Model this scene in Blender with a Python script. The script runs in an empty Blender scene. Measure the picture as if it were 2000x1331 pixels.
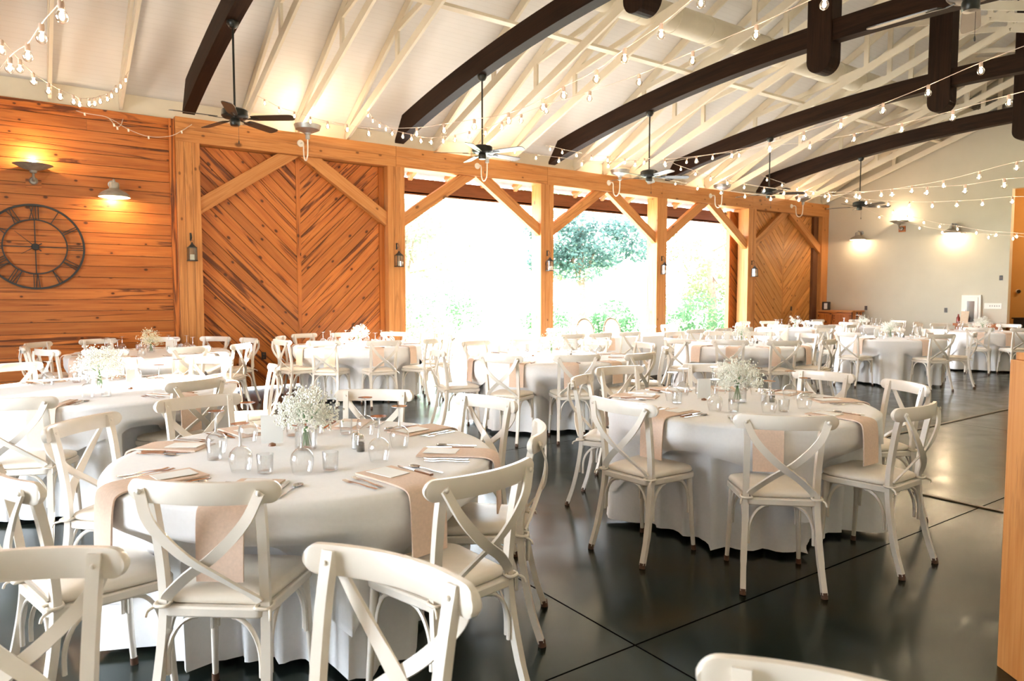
import bpy, bmesh, math, random
from mathutils import Vector, Matrix
from math import sin, cos, pi, radians

random.seed(7)
S = bpy.context.scene
COL = S.collection

# ------------------------------------------------------------------ camera, sky, sun, exposure
FPX = 1354.2                                   # focal length in pixels of the 2000 x 1331 frame
YAW, PITCH, EYE = radians(55.03), radians(3.552), 1.5
cam_d = bpy.data.cameras.new('camera')
cam = bpy.data.objects.new('camera', cam_d)
COL.objects.link(cam)
cam.location = (0, 0, EYE)
cam.rotation_euler = (radians(90) - PITCH, 0, YAW - radians(90))
cam_d.sensor_fit = 'HORIZONTAL'
cam_d.sensor_width = 36.0
cam_d.lens = 36.0 * FPX / 2000.0
cam_d.clip_start = 0.05
cam_d.clip_end = 300
cam_d.dof.use_dof = True
cam_d.dof.focus_distance = 4.2
cam_d.dof.aperture_fstop = 4.5
S.camera = cam

world = bpy.data.worlds.new('sky')
S.world = world
world.use_nodes = True
wb = world.node_tree.nodes['Background']
wb.inputs[0].default_value = (0.82, 0.91, 1.0, 1)
wb.inputs[1].default_value = 9.0

sun_d = bpy.data.lights.new('sun', 'SUN')
sun_d.energy = 26.0
sun_d.angle = radians(0.6)
sun_d.color = (1.0, 0.95, 0.86)
sun = bpy.data.objects.new('sun', sun_d)
COL.objects.link(sun)
sv = Vector((1.75, 1.0, 0)).normalized() * cos(radians(11.5)) + Vector((0, 0, sin(radians(11.5))))
sun.rotation_euler = sv.to_track_quat('Z', 'Y').to_euler()
sun.location = (30, 20, 12)

S.view_settings.view_transform = 'Standard'
S.view_settings.look = 'None'
S.view_settings.gamma = 1
S.view_settings.use_curve_mapping = False
S.view_settings.exposure = 1.66

cy = S.cycles
cy.max_bounces = 7
cy.diffuse_bounces = 4
cy.glossy_bounces = 3
cy.transmission_bounces = 4
cy.transparent_max_bounces = 16
cy.caustics_reflective = False
cy.caustics_refractive = False
cy.sample_clamp_indirect = 6.0
cy.use_denoising = True

LAMP = (1.0, 0.74, 0.48)                        # warm white of every lamp in the hall

# ------------------------------------------------------------------ helpers
def tag(o, label=None, cat=None, group=None, kind=None):
    if label: o['label'] = label
    if cat: o['category'] = cat
    if group: o['group'] = group
    if kind: o['kind'] = kind
    return o

def empty(name, loc=(0, 0, 0), rz=0.0):
    o = bpy.data.objects.new(name, None)
    COL.objects.link(o)
    o.location = loc
    o.rotation_euler = (0, 0, rz)
    o.empty_display_size = 0.1
    return o

def copy_tree(o, parent=None):
    c = o.copy()
    COL.objects.link(c)
    c.parent = parent
    for ch in list(o.children):
        copy_tree(ch, c)
    return c

class MB:
    """collects shapes; build() links them as one mesh object"""
    def __init__(self):
        self.v, self.f, self.uv, self.mi = [], [], [], []
        self.uoff = 0.0
    def face(self, idx, uvs=None, m=0):
        self.f.append(tuple(idx)); self.uv.append(uvs); self.mi.append(m)
    def add(self, verts, faces, m=0, mat=None):
        b = len(self.v)
        for p in verts:
            p = Vector(p)
            self.v.append(mat @ p if mat else p)
        for f in faces: self.face([b + i for i in f], None, m)
        return b
    def beam(self, a, b, w, h, up=(0, 0, 1), m=0, seed=None):
        """box from a to b; w across, h along 'up'; uv runs along the grain"""
        a, b = Vector(a), Vector(b)
        d = (b - a); L = d.length; d.normalize()
        up = Vector(up)
        if abs(d.dot(up.normalized())) > .999: up = Vector((0, 1, 0)) if abs(d.y) < .9 else Vector((1, 0, 0))
        s = d.cross(up).normalized(); u = s.cross(d).normalized()
        o = (random.randint(1, 400) if seed is None else seed) * 50.0
        base = len(self.v)
        for p in (a, b):
            for sx, sz in ((-1, -1), (1, -1), (1, 1), (-1, 1)):
                self.v.append(p + s * (sx * w / 2) + u * (sz * h / 2))
        per = [0, w, w + h, 2 * w + h, 2 * w + 2 * h]
        for i in range(4):
            j = (i + 1) % 4
            self.face([base + i, base + j, base + 4 + j, base + 4 + i],
                      [(o, per[i]), (o, per[i + 1]), (o + L, per[i + 1]), (o + L, per[i])], m)
        self.face([base + 3, base + 2, base + 1, base + 0], [(o, 0), (o + .01, w), (o + .02, w), (o, 0)], m)
        self.face([base + 4, base + 5, base + 6, base + 7], [(o, 0), (o + .01, w), (o + .02, w), (o, 0)], m)
    def box(self, x0, x1, y0, y1, z0, z1, grain='x', m=0, seed=None):
        cx_, cy_, cz_ = (x0 + x1) / 2, (y0 + y1) / 2, (z0 + z1) / 2
        if grain == 'x': self.beam((x0, cy_, cz_), (x1, cy_, cz_), abs(y1 - y0), abs(z1 - z0), (0, 0, 1), m, seed)
        elif grain == 'y': self.beam((cx_, y0, cz_), (cx_, y1, cz_), abs(x1 - x0), abs(z1 - z0), (0, 0, 1), m, seed)
        else: self.beam((cx_, cy_, z0), (cx_, cy_, z1), abs(y1 - y0), abs(x1 - x0), (1, 0, 0), m, seed)
    def prism(self, pts, n, m=0, seed=None, uvdir=None):
        """polygon extruded along vector n"""
        n = Vector(n); k = len(pts); b = len(self.v)
        o = (random.randint(1, 400) if seed is None else seed) * 50.0
        P = [Vector(p) for p in pts]
        ud = (Vector(uvdir) if uvdir else (P[1] - P[0])).normalized()
        vd = n.cross(ud).normalized()
        for p in P: self.v.append(p)
        for p in P: self.v.append(p + n)
        uvp = [(o + (p - P[0]).dot(ud), (p - P[0]).dot(vd)) for p in P]
        self.face(list(range(b, b + k))[::-1], uvp[::-1], m)
        self.face(list(range(b + k, b + 2 * k)), uvp, m)
        t = n.length
        for i in range(k):
            j = (i + 1) % k
            self.face([b + i, b + j, b + k + j, b + k + i],
                      [uvp[i], uvp[j], (uvp[j][0], uvp[j][1] + t), (uvp[i][0], uvp[i][1] + t)], m)
    def lathe(self, prof, seg=20, mat=None, m=0, closed_top=False):
        """profile [(r,z)] revolved round z"""
        b = len(self.v)
        for r, z in prof:
            for i in range(seg):
                a = 2 * pi * i / seg
                p = Vector((r * cos(a), r * sin(a), z))
                self.v.append(mat @ p if mat else p)
        for k in range(len(prof) - 1):
            for i in range(seg):
                j = (i + 1) % seg
                self.face([b + k * seg + i, b + k * seg + j, b + (k + 1) * seg + j, b + (k + 1) * seg + i], None, m)
    def tube(self, pts, r, seg=8, m=0, cap=True):
        P = [Vector(p) for p in pts]
        rr = r if isinstance(r, (list, tuple)) else [r] * len(P)
        b = len(self.v)
        t0 = (P[1] - P[0]).normalized()
        ref = Vector((0, 0, 1)) if abs(t0.z) < .9 else Vector((1, 0, 0))
        nrm = t0.cross(ref).normalized()
        for i, p in enumerate(P):
            t = ((P[min(i + 1, len(P) - 1)] - P[max(i - 1, 0)])).normalized()
            nrm = (nrm - t * nrm.dot(t)).normalized()
            bn = t.cross(nrm)
            for k in range(seg):
                a = 2 * pi * k / seg
                self.v.append(p + (nrm * cos(a) + bn * sin(a)) * rr[i])
        for i in range(len(P) - 1):
            for k in range(seg):
                j = (k + 1) % seg
                self.face([b + i * seg + k, b + i * seg + j, b + (i + 1) * seg + j, b + (i + 1) * seg + k], None, m)
        if cap:
            self.face([b + k for k in range(seg)][::-1], None, m)
            e = b + (len(P) - 1) * seg
            self.face([e + k for k in range(seg)], None, m)
    def strip(self, pts, w, t, side, m=0, taper=None):
        """flat bent bar along pts: width w along 'side' vector (one or a list), thickness t"""
        P = [Vector(p) for p in pts]; b = len(self.v)
        for i, p in enumerate(P):
            tg = (P[min(i + 1, len(P) - 1)] - P[max(i - 1, 0)]).normalized()
            sd = Vector(side[i] if isinstance(side, list) else side)
            sd = (sd - tg * sd.dot(tg)).normalized()
            nn = tg.cross(sd)
            k = taper[i] if taper else 1.0
            for a, c in ((-1, -1), (1, -1), (1, 1), (-1, 1)):
                self.v.append(p + sd * (a * w * k / 2) + nn * (c * t / 2))
        for i in range(len(P) - 1):
            for k in range(4):
                j = (k + 1) % 4
                self.face([b + i * 4 + k, b + i * 4 + j, b + i * 4 + 4 + j, b + i * 4 + 4 + k], None, m)
        self.face([b + 3, b + 2, b + 1, b], None, m)
        e = b + (len(P) - 1) * 4
        self.face([e, e + 1, e + 2, e + 3], None, m)
    def ball(self, c, r, seg=10, rings=7, m=0, sz=1.0):
        prof = [(max(1e-4, r * sin(pi * k / rings)), -r * sz * cos(pi * k / rings)) for k in range(rings + 1)]
        self.lathe(prof, seg, Matrix.Translation(Vector(c)), m)
    def mesh(self, name, mats, smooth=None):
        me = bpy.data.meshes.new(name)
        me.from_pydata([tuple(p) for p in self.v], [], self.f)
        if any(u is not None for u in self.uv):
            lay = me.uv_layers.new(name='UVMap').data
            li = 0
            for f, u in zip(self.f, self.uv):
                for k in range(len(f)):
                    lay[li].uv = u[k] if u is not None else (0, 0)
                    li += 1
        mats = mats if isinstance(mats, (list, tuple)) else [mats]
        for mm in mats: me.materials.append(mm)
        if len(mats) > 1: me.polygons.foreach_set('material_index', self.mi)
        if smooth is not None:
            me.polygons.foreach_set('use_smooth', [True] * len(self.f))
            if smooth < 180: me.set_sharp_from_angle(angle=radians(smooth))
        me.update()
        return me
    def build(self, name, mats, parent=None, smooth=None, loc=None, bevel=None):
        o = bpy.data.objects.new(name, self.mesh(name, mats, smooth))
        COL.objects.link(o)
        if parent: o.parent = parent
        if loc is not None: o.location = loc
        if bevel:
            md = o.modifiers.new('bevel', 'BEVEL'); md.width = bevel; md.segments = 2
            md.limit_method = 'ANGLE'; md.angle_limit = radians(40)
        return o

# ------------------------------------------------------------------ materials
def new_mat(name):
    m = bpy.data.materials.new(name); m.use_nodes = True
    nt = m.node_tree
    return m, nt, nt.nodes['Principled BSDF'], nt.nodes.new, nt.links.new

def ramp(nt, fac, stops):
    r = nt.nodes.new('ShaderNodeValToRGB')
    e = r.color_ramp.elements
    e[0].position, e[0].color = stops[0][0], (*stops[0][1], 1)
    e[1].position, e[1].color = stops[-1][0], (*stops[-1][1], 1)
    for p, c in stops[1:-1]:
        x = e.new(p); x.color = (*c, 1)
    nt.links.new(fac, r.inputs[0])
    return r.outputs[0]

def mix(nt, fac, a, b, mode='MIX'):
    n = nt.nodes.new('ShaderNodeMix'); n.data_type = 'RGBA'; n.blend_type = mode
    for sock, val in ((n.inputs[0], fac), (n.inputs[6], a), (n.inputs[7], b)):
        if hasattr(val, 'is_output'): nt.links.new(val, sock)
        elif isinstance(val, (int, float)): sock.default_value = val
        else: sock.default_value = (*val, 1)
    return n.outputs[2]

def math_n(nt, op, a, b=None, c=None):
    n = nt.nodes.new('ShaderNodeMath'); n.operation = op
    for i, val in enumerate((a, b, c)):
        if val is None: continue
        if hasattr(val, 'is_output'): nt.links.new(val, n.inputs[i])
        else: n.inputs[i].default_value = val
    return n.outputs[0]

def plain(name, col, rough=0.5, metal=0.0, noise=0.06, scale=12.0, coat=0.0, spec=0.5, bump=0.0):
    m, nt, b, N, Lk = new_mat(name)
    tc = N('ShaderNodeTexCoord'); no = N('ShaderNodeTexNoise')
    no.inputs['Scale'].default_value = scale; no.inputs['Detail'].default_value = 3
    Lk(tc.outputs['Object'], no.inputs['Vector'])
    lo = tuple(max(0, c * (1 - noise)) for c in col); hi = tuple(min(1, c * (1 + noise)) for c in col)
    Lk(ramp(nt, no.outputs[0], [(0.3, lo), (0.7, hi)]), b.inputs['Base Color'])
    b.inputs['Roughness'].default_value = rough
    b.inputs['Metallic'].default_value = metal
    b.inputs['Coat Weight'].default_value = coat
    b.inputs['Specular IOR Level'].default_value = spec
    if bump:
        bp = N('ShaderNodeBump'); bp.inputs['Strength'].default_value = bump; bp.inputs['Distance'].default_value = 0.01
        Lk(no.outputs[0], bp.inputs['Height']); Lk(bp.outputs[0], b.inputs['Normal'])
    return m

def wood(name, light, mid, dark, streak=0.55, knots=1.0, rough=0.42, tint=0.18, knot_cells=2.6, spec=0.35):
    """boards: uv.x along the grain (each board offset by a multiple of 50), uv.y across"""
    m, nt, b, N, Lk = new_mat(name)
    tc = N('ShaderNodeTexCoord'); sp = N('ShaderNodeSeparateXYZ')
    Lk(tc.outputs['UV'], sp.inputs[0])
    u, v = sp.outputs[0], sp.outputs[1]
    def vec(su, sv, wobble=None):
        c = N('ShaderNodeCombineXYZ')
        Lk(math_n(nt, 'MULTIPLY', u, su), c.inputs[0])
        Lk(math_n(nt, 'MULTIPLY', v, sv), c.inputs[1])
        return c.outputs[0]
    def noise(vc, detail=3, dist=0.0, rough_=0.55):
        n = N('ShaderNodeTexNoise'); n.noise_dimensions = '2D'
        n.inputs['Scale'].default_value = 1; n.inputs['Detail'].default_value = detail
        n.inputs['Distortion'].default_value = dist; n.inputs['Roughness'].default_value = rough_
        Lk(vc, n.inputs['Vector']); return n.outputs[0]
    board = N('ShaderNodeTexWhiteNoise'); board.noise_dimensions = '1D'
    Lk(math_n(nt, 'FLOOR', math_n(nt, 'DIVIDE', math_n(nt, 'ADD', u, 20.0), 50.0)), board.inputs['W'])
    fine = noise(vec(1.6, 55), 4, 0.4)
    broad = noise(vec(0.7, 9), 3, 1.2)
    g = math_n(nt, 'ADD', math_n(nt, 'MULTIPLY', fine, 0.5), math_n(nt, 'MULTIPLY', broad, 0.5))
    col = ramp(nt, g, [(0.32, mid), (0.62, light)])
    # dark heartwood streaks on some boards
    st = noise(vec(0.45, 7.5), 4, 1.6, 0.6)
    stf = N('ShaderNodeMapRange'); stf.inputs[1].default_value = 0.57; stf.inputs[2].default_value = 0.68
    Lk(math_n(nt, 'ADD', st, math_n(nt, 'MULTIPLY', math_n(nt, 'SUBTRACT', board.outputs[0], 0.5), 0.20)), stf.inputs[0])
    col = mix(nt, math_n(nt, 'MULTIPLY', stf.outputs[0], streak), col, dark)
    # knots
    vo = N('ShaderNodeTexVoronoi'); vo.voronoi_dimensions = '2D'; vo.inputs['Scale'].default_value = 1
    Lk(vec(knot_cells, knot_cells * 1.5), vo.inputs['Vector'])
    sepc = N('ShaderNodeSeparateColor'); Lk(vo.outputs['Color'], sepc.inputs[0])
    on = math_n(nt, 'GREATER_THAN', sepc.outputs[0], 0.52)
    kr = math_n(nt, 'MULTIPLY_ADD', sepc.outputs[1], 0.065, 0.040)
    kd = N('ShaderNodeMapRange'); kd.inputs[1].default_value = 0.6; kd.inputs[2].default_value = 1.15
    kd.inputs[3].default_value = 1; kd.inputs[4].default_value = 0
    Lk(math_n(nt, 'DIVIDE', vo.outputs['Distance'], kr), kd.inputs[0])
    kf = math_n(nt, 'MULTIPLY', math_n(nt, 'MULTIPLY', kd.outputs[0], on), 0.85 * knots)
    halo = N('ShaderNodeMapRange'); halo.inputs[1].default_value = 0.8; halo.inputs[2].default_value = 3.0
    halo.inputs[3].default_value = 0.45 * knots; halo.inputs[4].default_value = 0
    Lk(math_n(nt, 'DIVIDE', vo.outputs['Distance'], kr), halo.inputs[0])
    col = mix(nt, math_n(nt, 'MULTIPLY', halo.outputs[0], on), col, mid)
    col = mix(nt, kf, col, tuple(c * 0.28 for c in dark))
    # each board a little lighter or darker
    tn = math_n(nt, 'MULTIPLY_ADD', board.outputs[0], 2 * tint, 1 - tint)
    hs = N('ShaderNodeHueSaturation'); Lk(col, hs.inputs['Color']); Lk(tn, hs.inputs['Value'])
    Lk(hs.outputs[0], b.inputs['Base Color'])
    b.inputs['Roughness'].default_value = rough
    b.inputs['Specular IOR Level'].default_value = spec
    bp = N('ShaderNodeBump'); bp.inputs['Strength'].default_value = 0.25; bp.inputs['Distance'].default_value = 0.004
    Lk(fine, bp.inputs['Height']); Lk(bp.outputs[0], b.inputs['Normal'])
    return m

def emit(name, col, s, sample=False):
    m, nt, b, N, Lk = new_mat(name)
    b.inputs['Base Color'].default_value = (*col, 1)
    b.inputs['Emission Color'].default_value = (*col, 1)
    b.inputs['Emission Strength'].default_value = s
    if not sample: m.cycles.emission_sampling = 'NONE'
    return m

def thin_glass(name, tint=(1, 1, 1), gloss=0.9, base=0.05):
    """thin-walled clear glass: mostly passes light, mirrors at grazing angles"""
    m = bpy.data.materials.new(name); m.use_nodes = True
    nt = m.node_tree; nt.nodes.remove(nt.nodes['Principled BSDF'])
    N, Lk = nt.nodes.new, nt.links.new
    tr = N('ShaderNodeBsdfTransparent'); tr.inputs[0].default_value = (*tint, 1)
    gl = N('ShaderNodeBsdfGlossy'); gl.inputs['Roughness'].default_value = 0.03
    fr = N('ShaderNodeLayerWeight'); fr.inputs[0].default_value = 0.35
    no = N('ShaderNodeTexNoise'); no.inputs['Scale'].default_value = 3
    f = math_n(nt, 'MULTIPLY_ADD', fr.outputs['Facing'], gloss, base)
    f2 = math_n(nt, 'MULTIPLY', math_n(nt, 'POWER', fr.outputs['Facing'], 1.7), gloss)
    f3 = math_n(nt, 'ADD', f2, math_n(nt, 'MULTIPLY_ADD', no.outputs[0], 0.01, base))
    mx = N('ShaderNodeMixShader'); Lk(f3, mx.inputs[0]); Lk(tr.outputs[0], mx.inputs[1]); Lk(gl.outputs[0], mx.inputs[2])
    Lk(mx.outputs[0], nt.nodes['Material Output'].inputs[0])
    return m

M = {}
M['pine'] = wood('pine_boards', (0.52, 0.165, 0.032), (0.37, 0.093, 0.0135), (0.085, 0.018, 0.0035), 0.92, 1.0)
M['timber'] = wood('pine_timber', (0.58, 0.25, 0.075), (0.46, 0.165, 0.038), (0.15, 0.042, 0.009), 0.40, 0.8, 0.5, 0.08, 1.7)
M['pine_pale'] = wood('pale_pine_boards', (0.66, 0.30, 0.085), (0.50, 0.18, 0.036), (0.20, 0.055, 0.012), 0.6, 0.8)  # paler pine for the far door, lightened to make up for missing light
M['brown'] = wood('stained_fascia', (0.16, 0.062, 0.026), (0.11, 0.040, 0.016), (0.05, 0.018, 0.008), 0.4, 0.3)
M['dark_beam'] = wood('dark_stained_timber', (0.024, 0.0105, 0.005), (0.013, 0.0055, 0.0028), (0.006, 0.0028, 0.0016), 0.5, 0.25, 0.6, 0.15, 2.6, 0.12)
M['white_wood'] = plain('cream_painted_lumber', (0.76, 0.68, 0.53), 0.6, 0, 0.03, 5)
M['chair_paint'] = plain('white_chair_paint', (0.78, 0.71, 0.62), 0.30, 0, 0.03, 14, 0.25)
M['cushion'] = plain('cream_vinyl', (0.78, 0.70, 0.59), 0.38, 0, 0.03, 20)
M['cloth'] = plain('white_linen', (0.86, 0.85, 0.85), 0.85, 0, 0.015, 60, 0, 0.2)
M['napkin'] = plain('tan_linen', (0.72, 0.545, 0.43), 0.85, 0, 0.05, 90, 0, 0.2)
M['card'] = plain('white_card', (0.84, 0.83, 0.80), 0.7, 0, 0.01, 20)
M['kraft'] = plain('kraft_card', (0.62, 0.46, 0.31), 0.7, 0, 0.05, 30)
M['steel'] = plain('polished_steel', (0.62, 0.60, 0.57), 0.16, 1.0, 0.04, 30)
M['knife_wood'] = plain('brown_knife_handle', (0.24, 0.10, 0.04), 0.4, 0, 0.2, 40)
M['black'] = plain('black_metal', (0.012, 0.011, 0.010), 0.45, 0.0, 0.15, 10)
M['fan_black'] = plain('bronze_black_metal', (0.016, 0.017, 0.014), 0.35, 0.3, 0.2, 6)
M['blade'] = plain('dark_fan_blade', (0.030, 0.026, 0.020), 0.30, 0, 0.2, 9)
M['zinc'] = plain('galvanised_steel', (0.42, 0.43, 0.42), 0.38, 0.85, 0.15, 9)
M['shade_out'] = plain('weathered_zinc_shade', (0.30, 0.27, 0.22), 0.55, 0.3, 0.2, 12)
M['rubber'] = plain('brown_rubber', (0.09, 0.040, 0.020), 0.6, 0, 0.15, 30)
M['plastic_black'] = plain('black_plastic', (0.015, 0.015, 0.015), 0.4)
M['plastic_ivory'] = plain('ivory_plastic', (0.75, 0.71, 0.62), 0.45, 0, 0.02)
M['cord_white'] = plain('pale_cord', (0.66, 0.52, 0.42), 0.6)
M['socket'] = plain('tan_socket', (0.58, 0.42, 0.32), 0.5)
M['leaf_stem'] = plain('green_stem', (0.13, 0.28, 0.10), 0.6, 0, 0.3, 40)
M['blossom'] = plain('white_blossom', (0.86, 0.85, 0.76), 0.75, 0, 0.08, 60)
M['blossom_cream'] = plain('cream_blossom', (0.78, 0.70, 0.48), 0.75, 0, 0.12, 60)  # white blossoms with the warm lamplight tint put into their colour
M['pepper'] = plain('ground_pepper', (0.12, 0.10, 0.08), 0.9, 0, 0.4, 300)
M['salt'] = plain('salt', (0.85, 0.85, 0.85), 0.9)
M['candle'] = plain('ivory_candle', (0.86, 0.80, 0.66), 0.5)
M['duct'] = plain('cream_duct', (0.74, 0.67, 0.52), 0.55, 0, 0.04, 4)
M['glass'] = thin_glass('clear_glass', (0.985, 0.99, 0.99), 0.95, 0.11)
M['thick_glass'] = thin_glass('thick_glass', (0.97, 0.98, 0.98), 0.6, 0.42)
M['bulb_glass'] = thin_glass('bulb_glass', (1.0, 0.95, 0.88), 0.7, 0.18)
M['filament'] = emit('glowing_filament', (1.0, 0.77, 0.53), 220, True)
M['lamp_glow'] = emit('lamp_bulb', (1.0, 0.82, 0.58), 25)
M['shade_in'] = plain('white_enamel', (0.85, 0.80, 0.70), 0.4)
M['blue_white'] = plain('pale_upholstery', (0.72, 0.66, 0.60), 0.8)
M['oak_frame'] = plain('weathered_oak', (0.28, 0.20, 0.11), 0.5, 0, 0.2, 20)
M['trunk'] = plain('tree_bark', (0.16, 0.11, 0.08), 0.9, 0, 0.3, 8, 0, 0.2, 0.5)

def leaf_mat(name, col):
    m, nt, b, N, Lk = new_mat(name)
    oi = N('ShaderNodeTexCoord'); no = N('ShaderNodeTexNoise'); no.inputs['Scale'].default_value = 0.9
    Lk(oi.outputs['Object'], no.inputs['Vector'])
    c = ramp(nt, no.outputs[0], [(0.3, tuple(x * 0.72 for x in col)), (0.7, tuple(min(1, x * 1.25) for x in col))])
    nt.nodes.remove(b)
    d = N('ShaderNodeBsdfDiffuse'); t = N('ShaderNodeBsdfTranslucent'); mx = N('ShaderNodeMixShader')
    mx.inputs[0].default_value = 0.45
    Lk(c, d.inputs[0]); Lk(c, t.inputs[0]); Lk(d.outputs[0], mx.inputs[1]); Lk(t.outputs[0], mx.inputs[2])
    Lk(mx.outputs[0], nt.nodes['Material Output'].inputs[0])
    return m

def floor_mat():
    m, nt, b, N, Lk = new_mat('polished_stained_concrete')
    tc = N('ShaderNodeTexCoord')
    def noise(sc, det, dist=0.0):
        n = N('ShaderNodeTexNoise'); n.inputs['Scale'].default_value = sc; n.inputs['Detail'].default_value = det
        n.inputs['Distortion'].default_value = dist
        Lk(tc.outputs['Object'], n.inputs['Vector']); return n.outputs[0]
    a = noise(0.7, 5, 0.8); c = noise(3.0, 6, 0.5); d = noise(14, 4)
    g = math_n(nt, 'ADD', math_n(nt, 'MULTIPLY', a, 0.55), math_n(nt, 'ADD', math_n(nt, 'MULTIPLY', c, 0.3), math_n(nt, 'MULTIPLY', d, 0.15)))
    col = ramp(nt, g, [(0.40, (0.006, 0.011, 0.010)), (0.50, (0.012, 0.018, 0.015)), (0.60, (0.034, 0.024, 0.009))])
    # saw-cut joints
    sp = N('ShaderNodeSeparateXYZ'); Lk(tc.outputs['Object'], sp.inputs[0])
    def joint(o, off, per):
        f = math_n(nt, 'FRACT', math_n(nt, 'DIVIDE', math_n(nt, 'SUBTRACT', o, off - per / 2), per))
        return math_n(nt, 'LESS_THAN', math_n(nt, 'ABSOLUTE', math_n(nt, 'SUBTRACT', f, 0.5)), 0.0048 / per)
    j = math_n(nt, 'MAXIMUM', joint(sp.outputs[0], 2.102, 3.467), joint(sp.outputs[1], 2.078, 3.467))
    col = mix(nt, j, col, (0.004, 0.004, 0.004))
    Lk(col, b.inputs['Base Color'])
    r = N('ShaderNodeMapRange'); r.inputs[1].default_value = 0.3; r.inputs[2].default_value = 0.7
    r.inputs[3].default_value = 0.14; r.inputs[4].default_value = 0.26
    Lk(c, r.inputs[0]); Lk(r.outputs[0], b.inputs['Roughness'])
    bp = N('ShaderNodeBump'); bp.inputs['Strength'].default_value = 0.04; bp.inputs['Distance'].default_value = 0.01
    Lk(c, bp.inputs['Height']); Lk(bp.outputs[0], b.inputs['Normal'])
    Lk(math_n(nt, 'MULTIPLY_ADD', j, -0.30, 0.30), b.inputs['Specular IOR Level'])
    b.inputs['Specular Tint'].default_value = (0.72, 1.0, 0.93, 1)
    return m
M['floor'] = floor_mat()

def beadboard():
    m, nt, b, N, Lk = new_mat('white_beadboard')
    tc = N('ShaderNodeTexCoord'); sp = N('ShaderNodeSeparateXYZ'); Lk(tc.outputs['UV'], sp.inputs[0])
    f = math_n(nt, 'FRACT', math_n(nt, 'DIVIDE', sp.outputs[1], 0.085))
    g = math_n(nt, 'LESS_THAN', f, 0.09)
    no = N('ShaderNodeTexNoise'); no.inputs['Scale'].default_value = 2.0
    Lk(tc.outputs['Object'], no.inputs['Vector'])
    base = ramp(nt, no.outputs[0], [(0.3, (0.75, 0.72, 0.68)), (0.7, (0.80, 0.77, 0.73))])
    Lk(mix(nt, math_n(nt, 'MULTIPLY', g, 0.16), base, (0.45, 0.40, 0.34)), b.inputs['Base Color'])
    b.inputs['Roughness'].default_value = 0.6
    bp = N('ShaderNodeBump'); bp.inputs['Strength'].default_value = 0.35; bp.inputs['Distance'].default_value = 0.006
    bp.invert = True
    Lk(g, bp.inputs['Height']); Lk(bp.outputs[0], b.inputs['Normal'])
    return m
M['ceiling'] = beadboard()
M['plaster'] = plain('cream_plaster', (0.56, 0.51, 0.40), 0.8, 0, 0.03, 2.0, 0, 0.3, 0.04)
M['hall_paint'] = plain('ochre_paint', (0.60, 0.37, 0.13), 0.8, 0, 0.03, 2.0, 0, 0.3)
M['gravel'] = plain('pale_gravel', (0.55, 0.52, 0.46), 0.9, 0, 0.2, 3.0)
M['grass'] = plain('lawn', (0.24, 0.36, 0.12), 0.9, 0, 0.35, 2.0)
M['metal_roof'] = plain('grey_roof_deck', (0.40, 0.37, 0.40), 0.6, 0, 0.15, 3.0)

# ------------------------------------------------------------------ the setting
D = 11.617            # inner face of the timber wall
X0, BAY, PW = 1.931, 3.467, 0.337
HB, HT = 3.864, 4.23  # underside and top of the header
XE, XW = 19.61, -5.0   # gable wall and end wall
YB = -0.62            # wall behind the camera
RIDGE = 5.5
def roof_z(y): return 5.656 + 0.545 * (9.72 - y) if y >= RIDGE else 5.656 + 0.545 * (9.72 - (2 * RIDGE - y))

def structure(mb, name, mats, **k):
    o = mb.build(name, mats, **k); o['kind'] = 'structure'; return o

b = MB(); b.box(XW - .3, XE + 2.6, YB - .3, D + .36, -0.2, 0.0)
structure(b, 'floor', M['floor'])

def slope_panel(y0, y1, name, mat, x0, x1, t=0.06, lift=0.0):
    b = MB()
    z0, z1 = roof_z(y0) + lift, roof_z(y1) + lift
    n = len(b.v)
    for z in (0, t):
        for x, y, zz in ((x0, y0, z0), (x1, y0, z0), (x1, y1, z1), (x0, y1, z1)):
            b.v.append(Vector((x, y, zz + z)))
    L = math.hypot(y1 - y0, z1 - z0)
    uv = [(x0, 0), (x1, 0), (x1, L), (x0, L)]
    b.face([0, 1, 2, 3] if y1 > y0 else [3, 2, 1, 0], uv if y1 > y0 else uv[::-1])
    b.face([4, 5, 6, 7][::-1], uv[::-1])
    for i in range(4):
        j = (i + 1) % 4
        b.face([i, j, 4 + j, 4 + i], [uv[i], uv[j], uv[j], uv[i]])
    return structure(b, name, mat)
slope_panel(11.95, RIDGE, 'ceiling_1', M['ceiling'], XW - .3, XE)
slope_panel(YB - .3, RIDGE, 'ceiling_2', M['ceiling'], XW - .3, XE)
slope_panel(12.95, 11.9, 'ceiling_eave', M['metal_roof'], XW - .3, XE + 1.5, 0.05, 0.07)

def clip(poly, nx, nz, c):
    """keep the part of a 2D polygon with nx*x + nz*z <= c"""
    out = []
    for i in range(len(poly)):
        p, q = poly[i], poly[(i + 1) % len(poly)]
        dp, dq = nx * p[0] + nz * p[1] - c, nx * q[0] + nz * q[1] - c
        if dp <= 0: out.append(p)
        if (dp < 0) != (dq < 0) and abs(dp - dq) > 1e-9:
            t = dp / (dp - dq)
            out.append((p[0] + t * (q[0] - p[0]), p[1] + t * (q[1] - p[1])))
    return out

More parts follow.
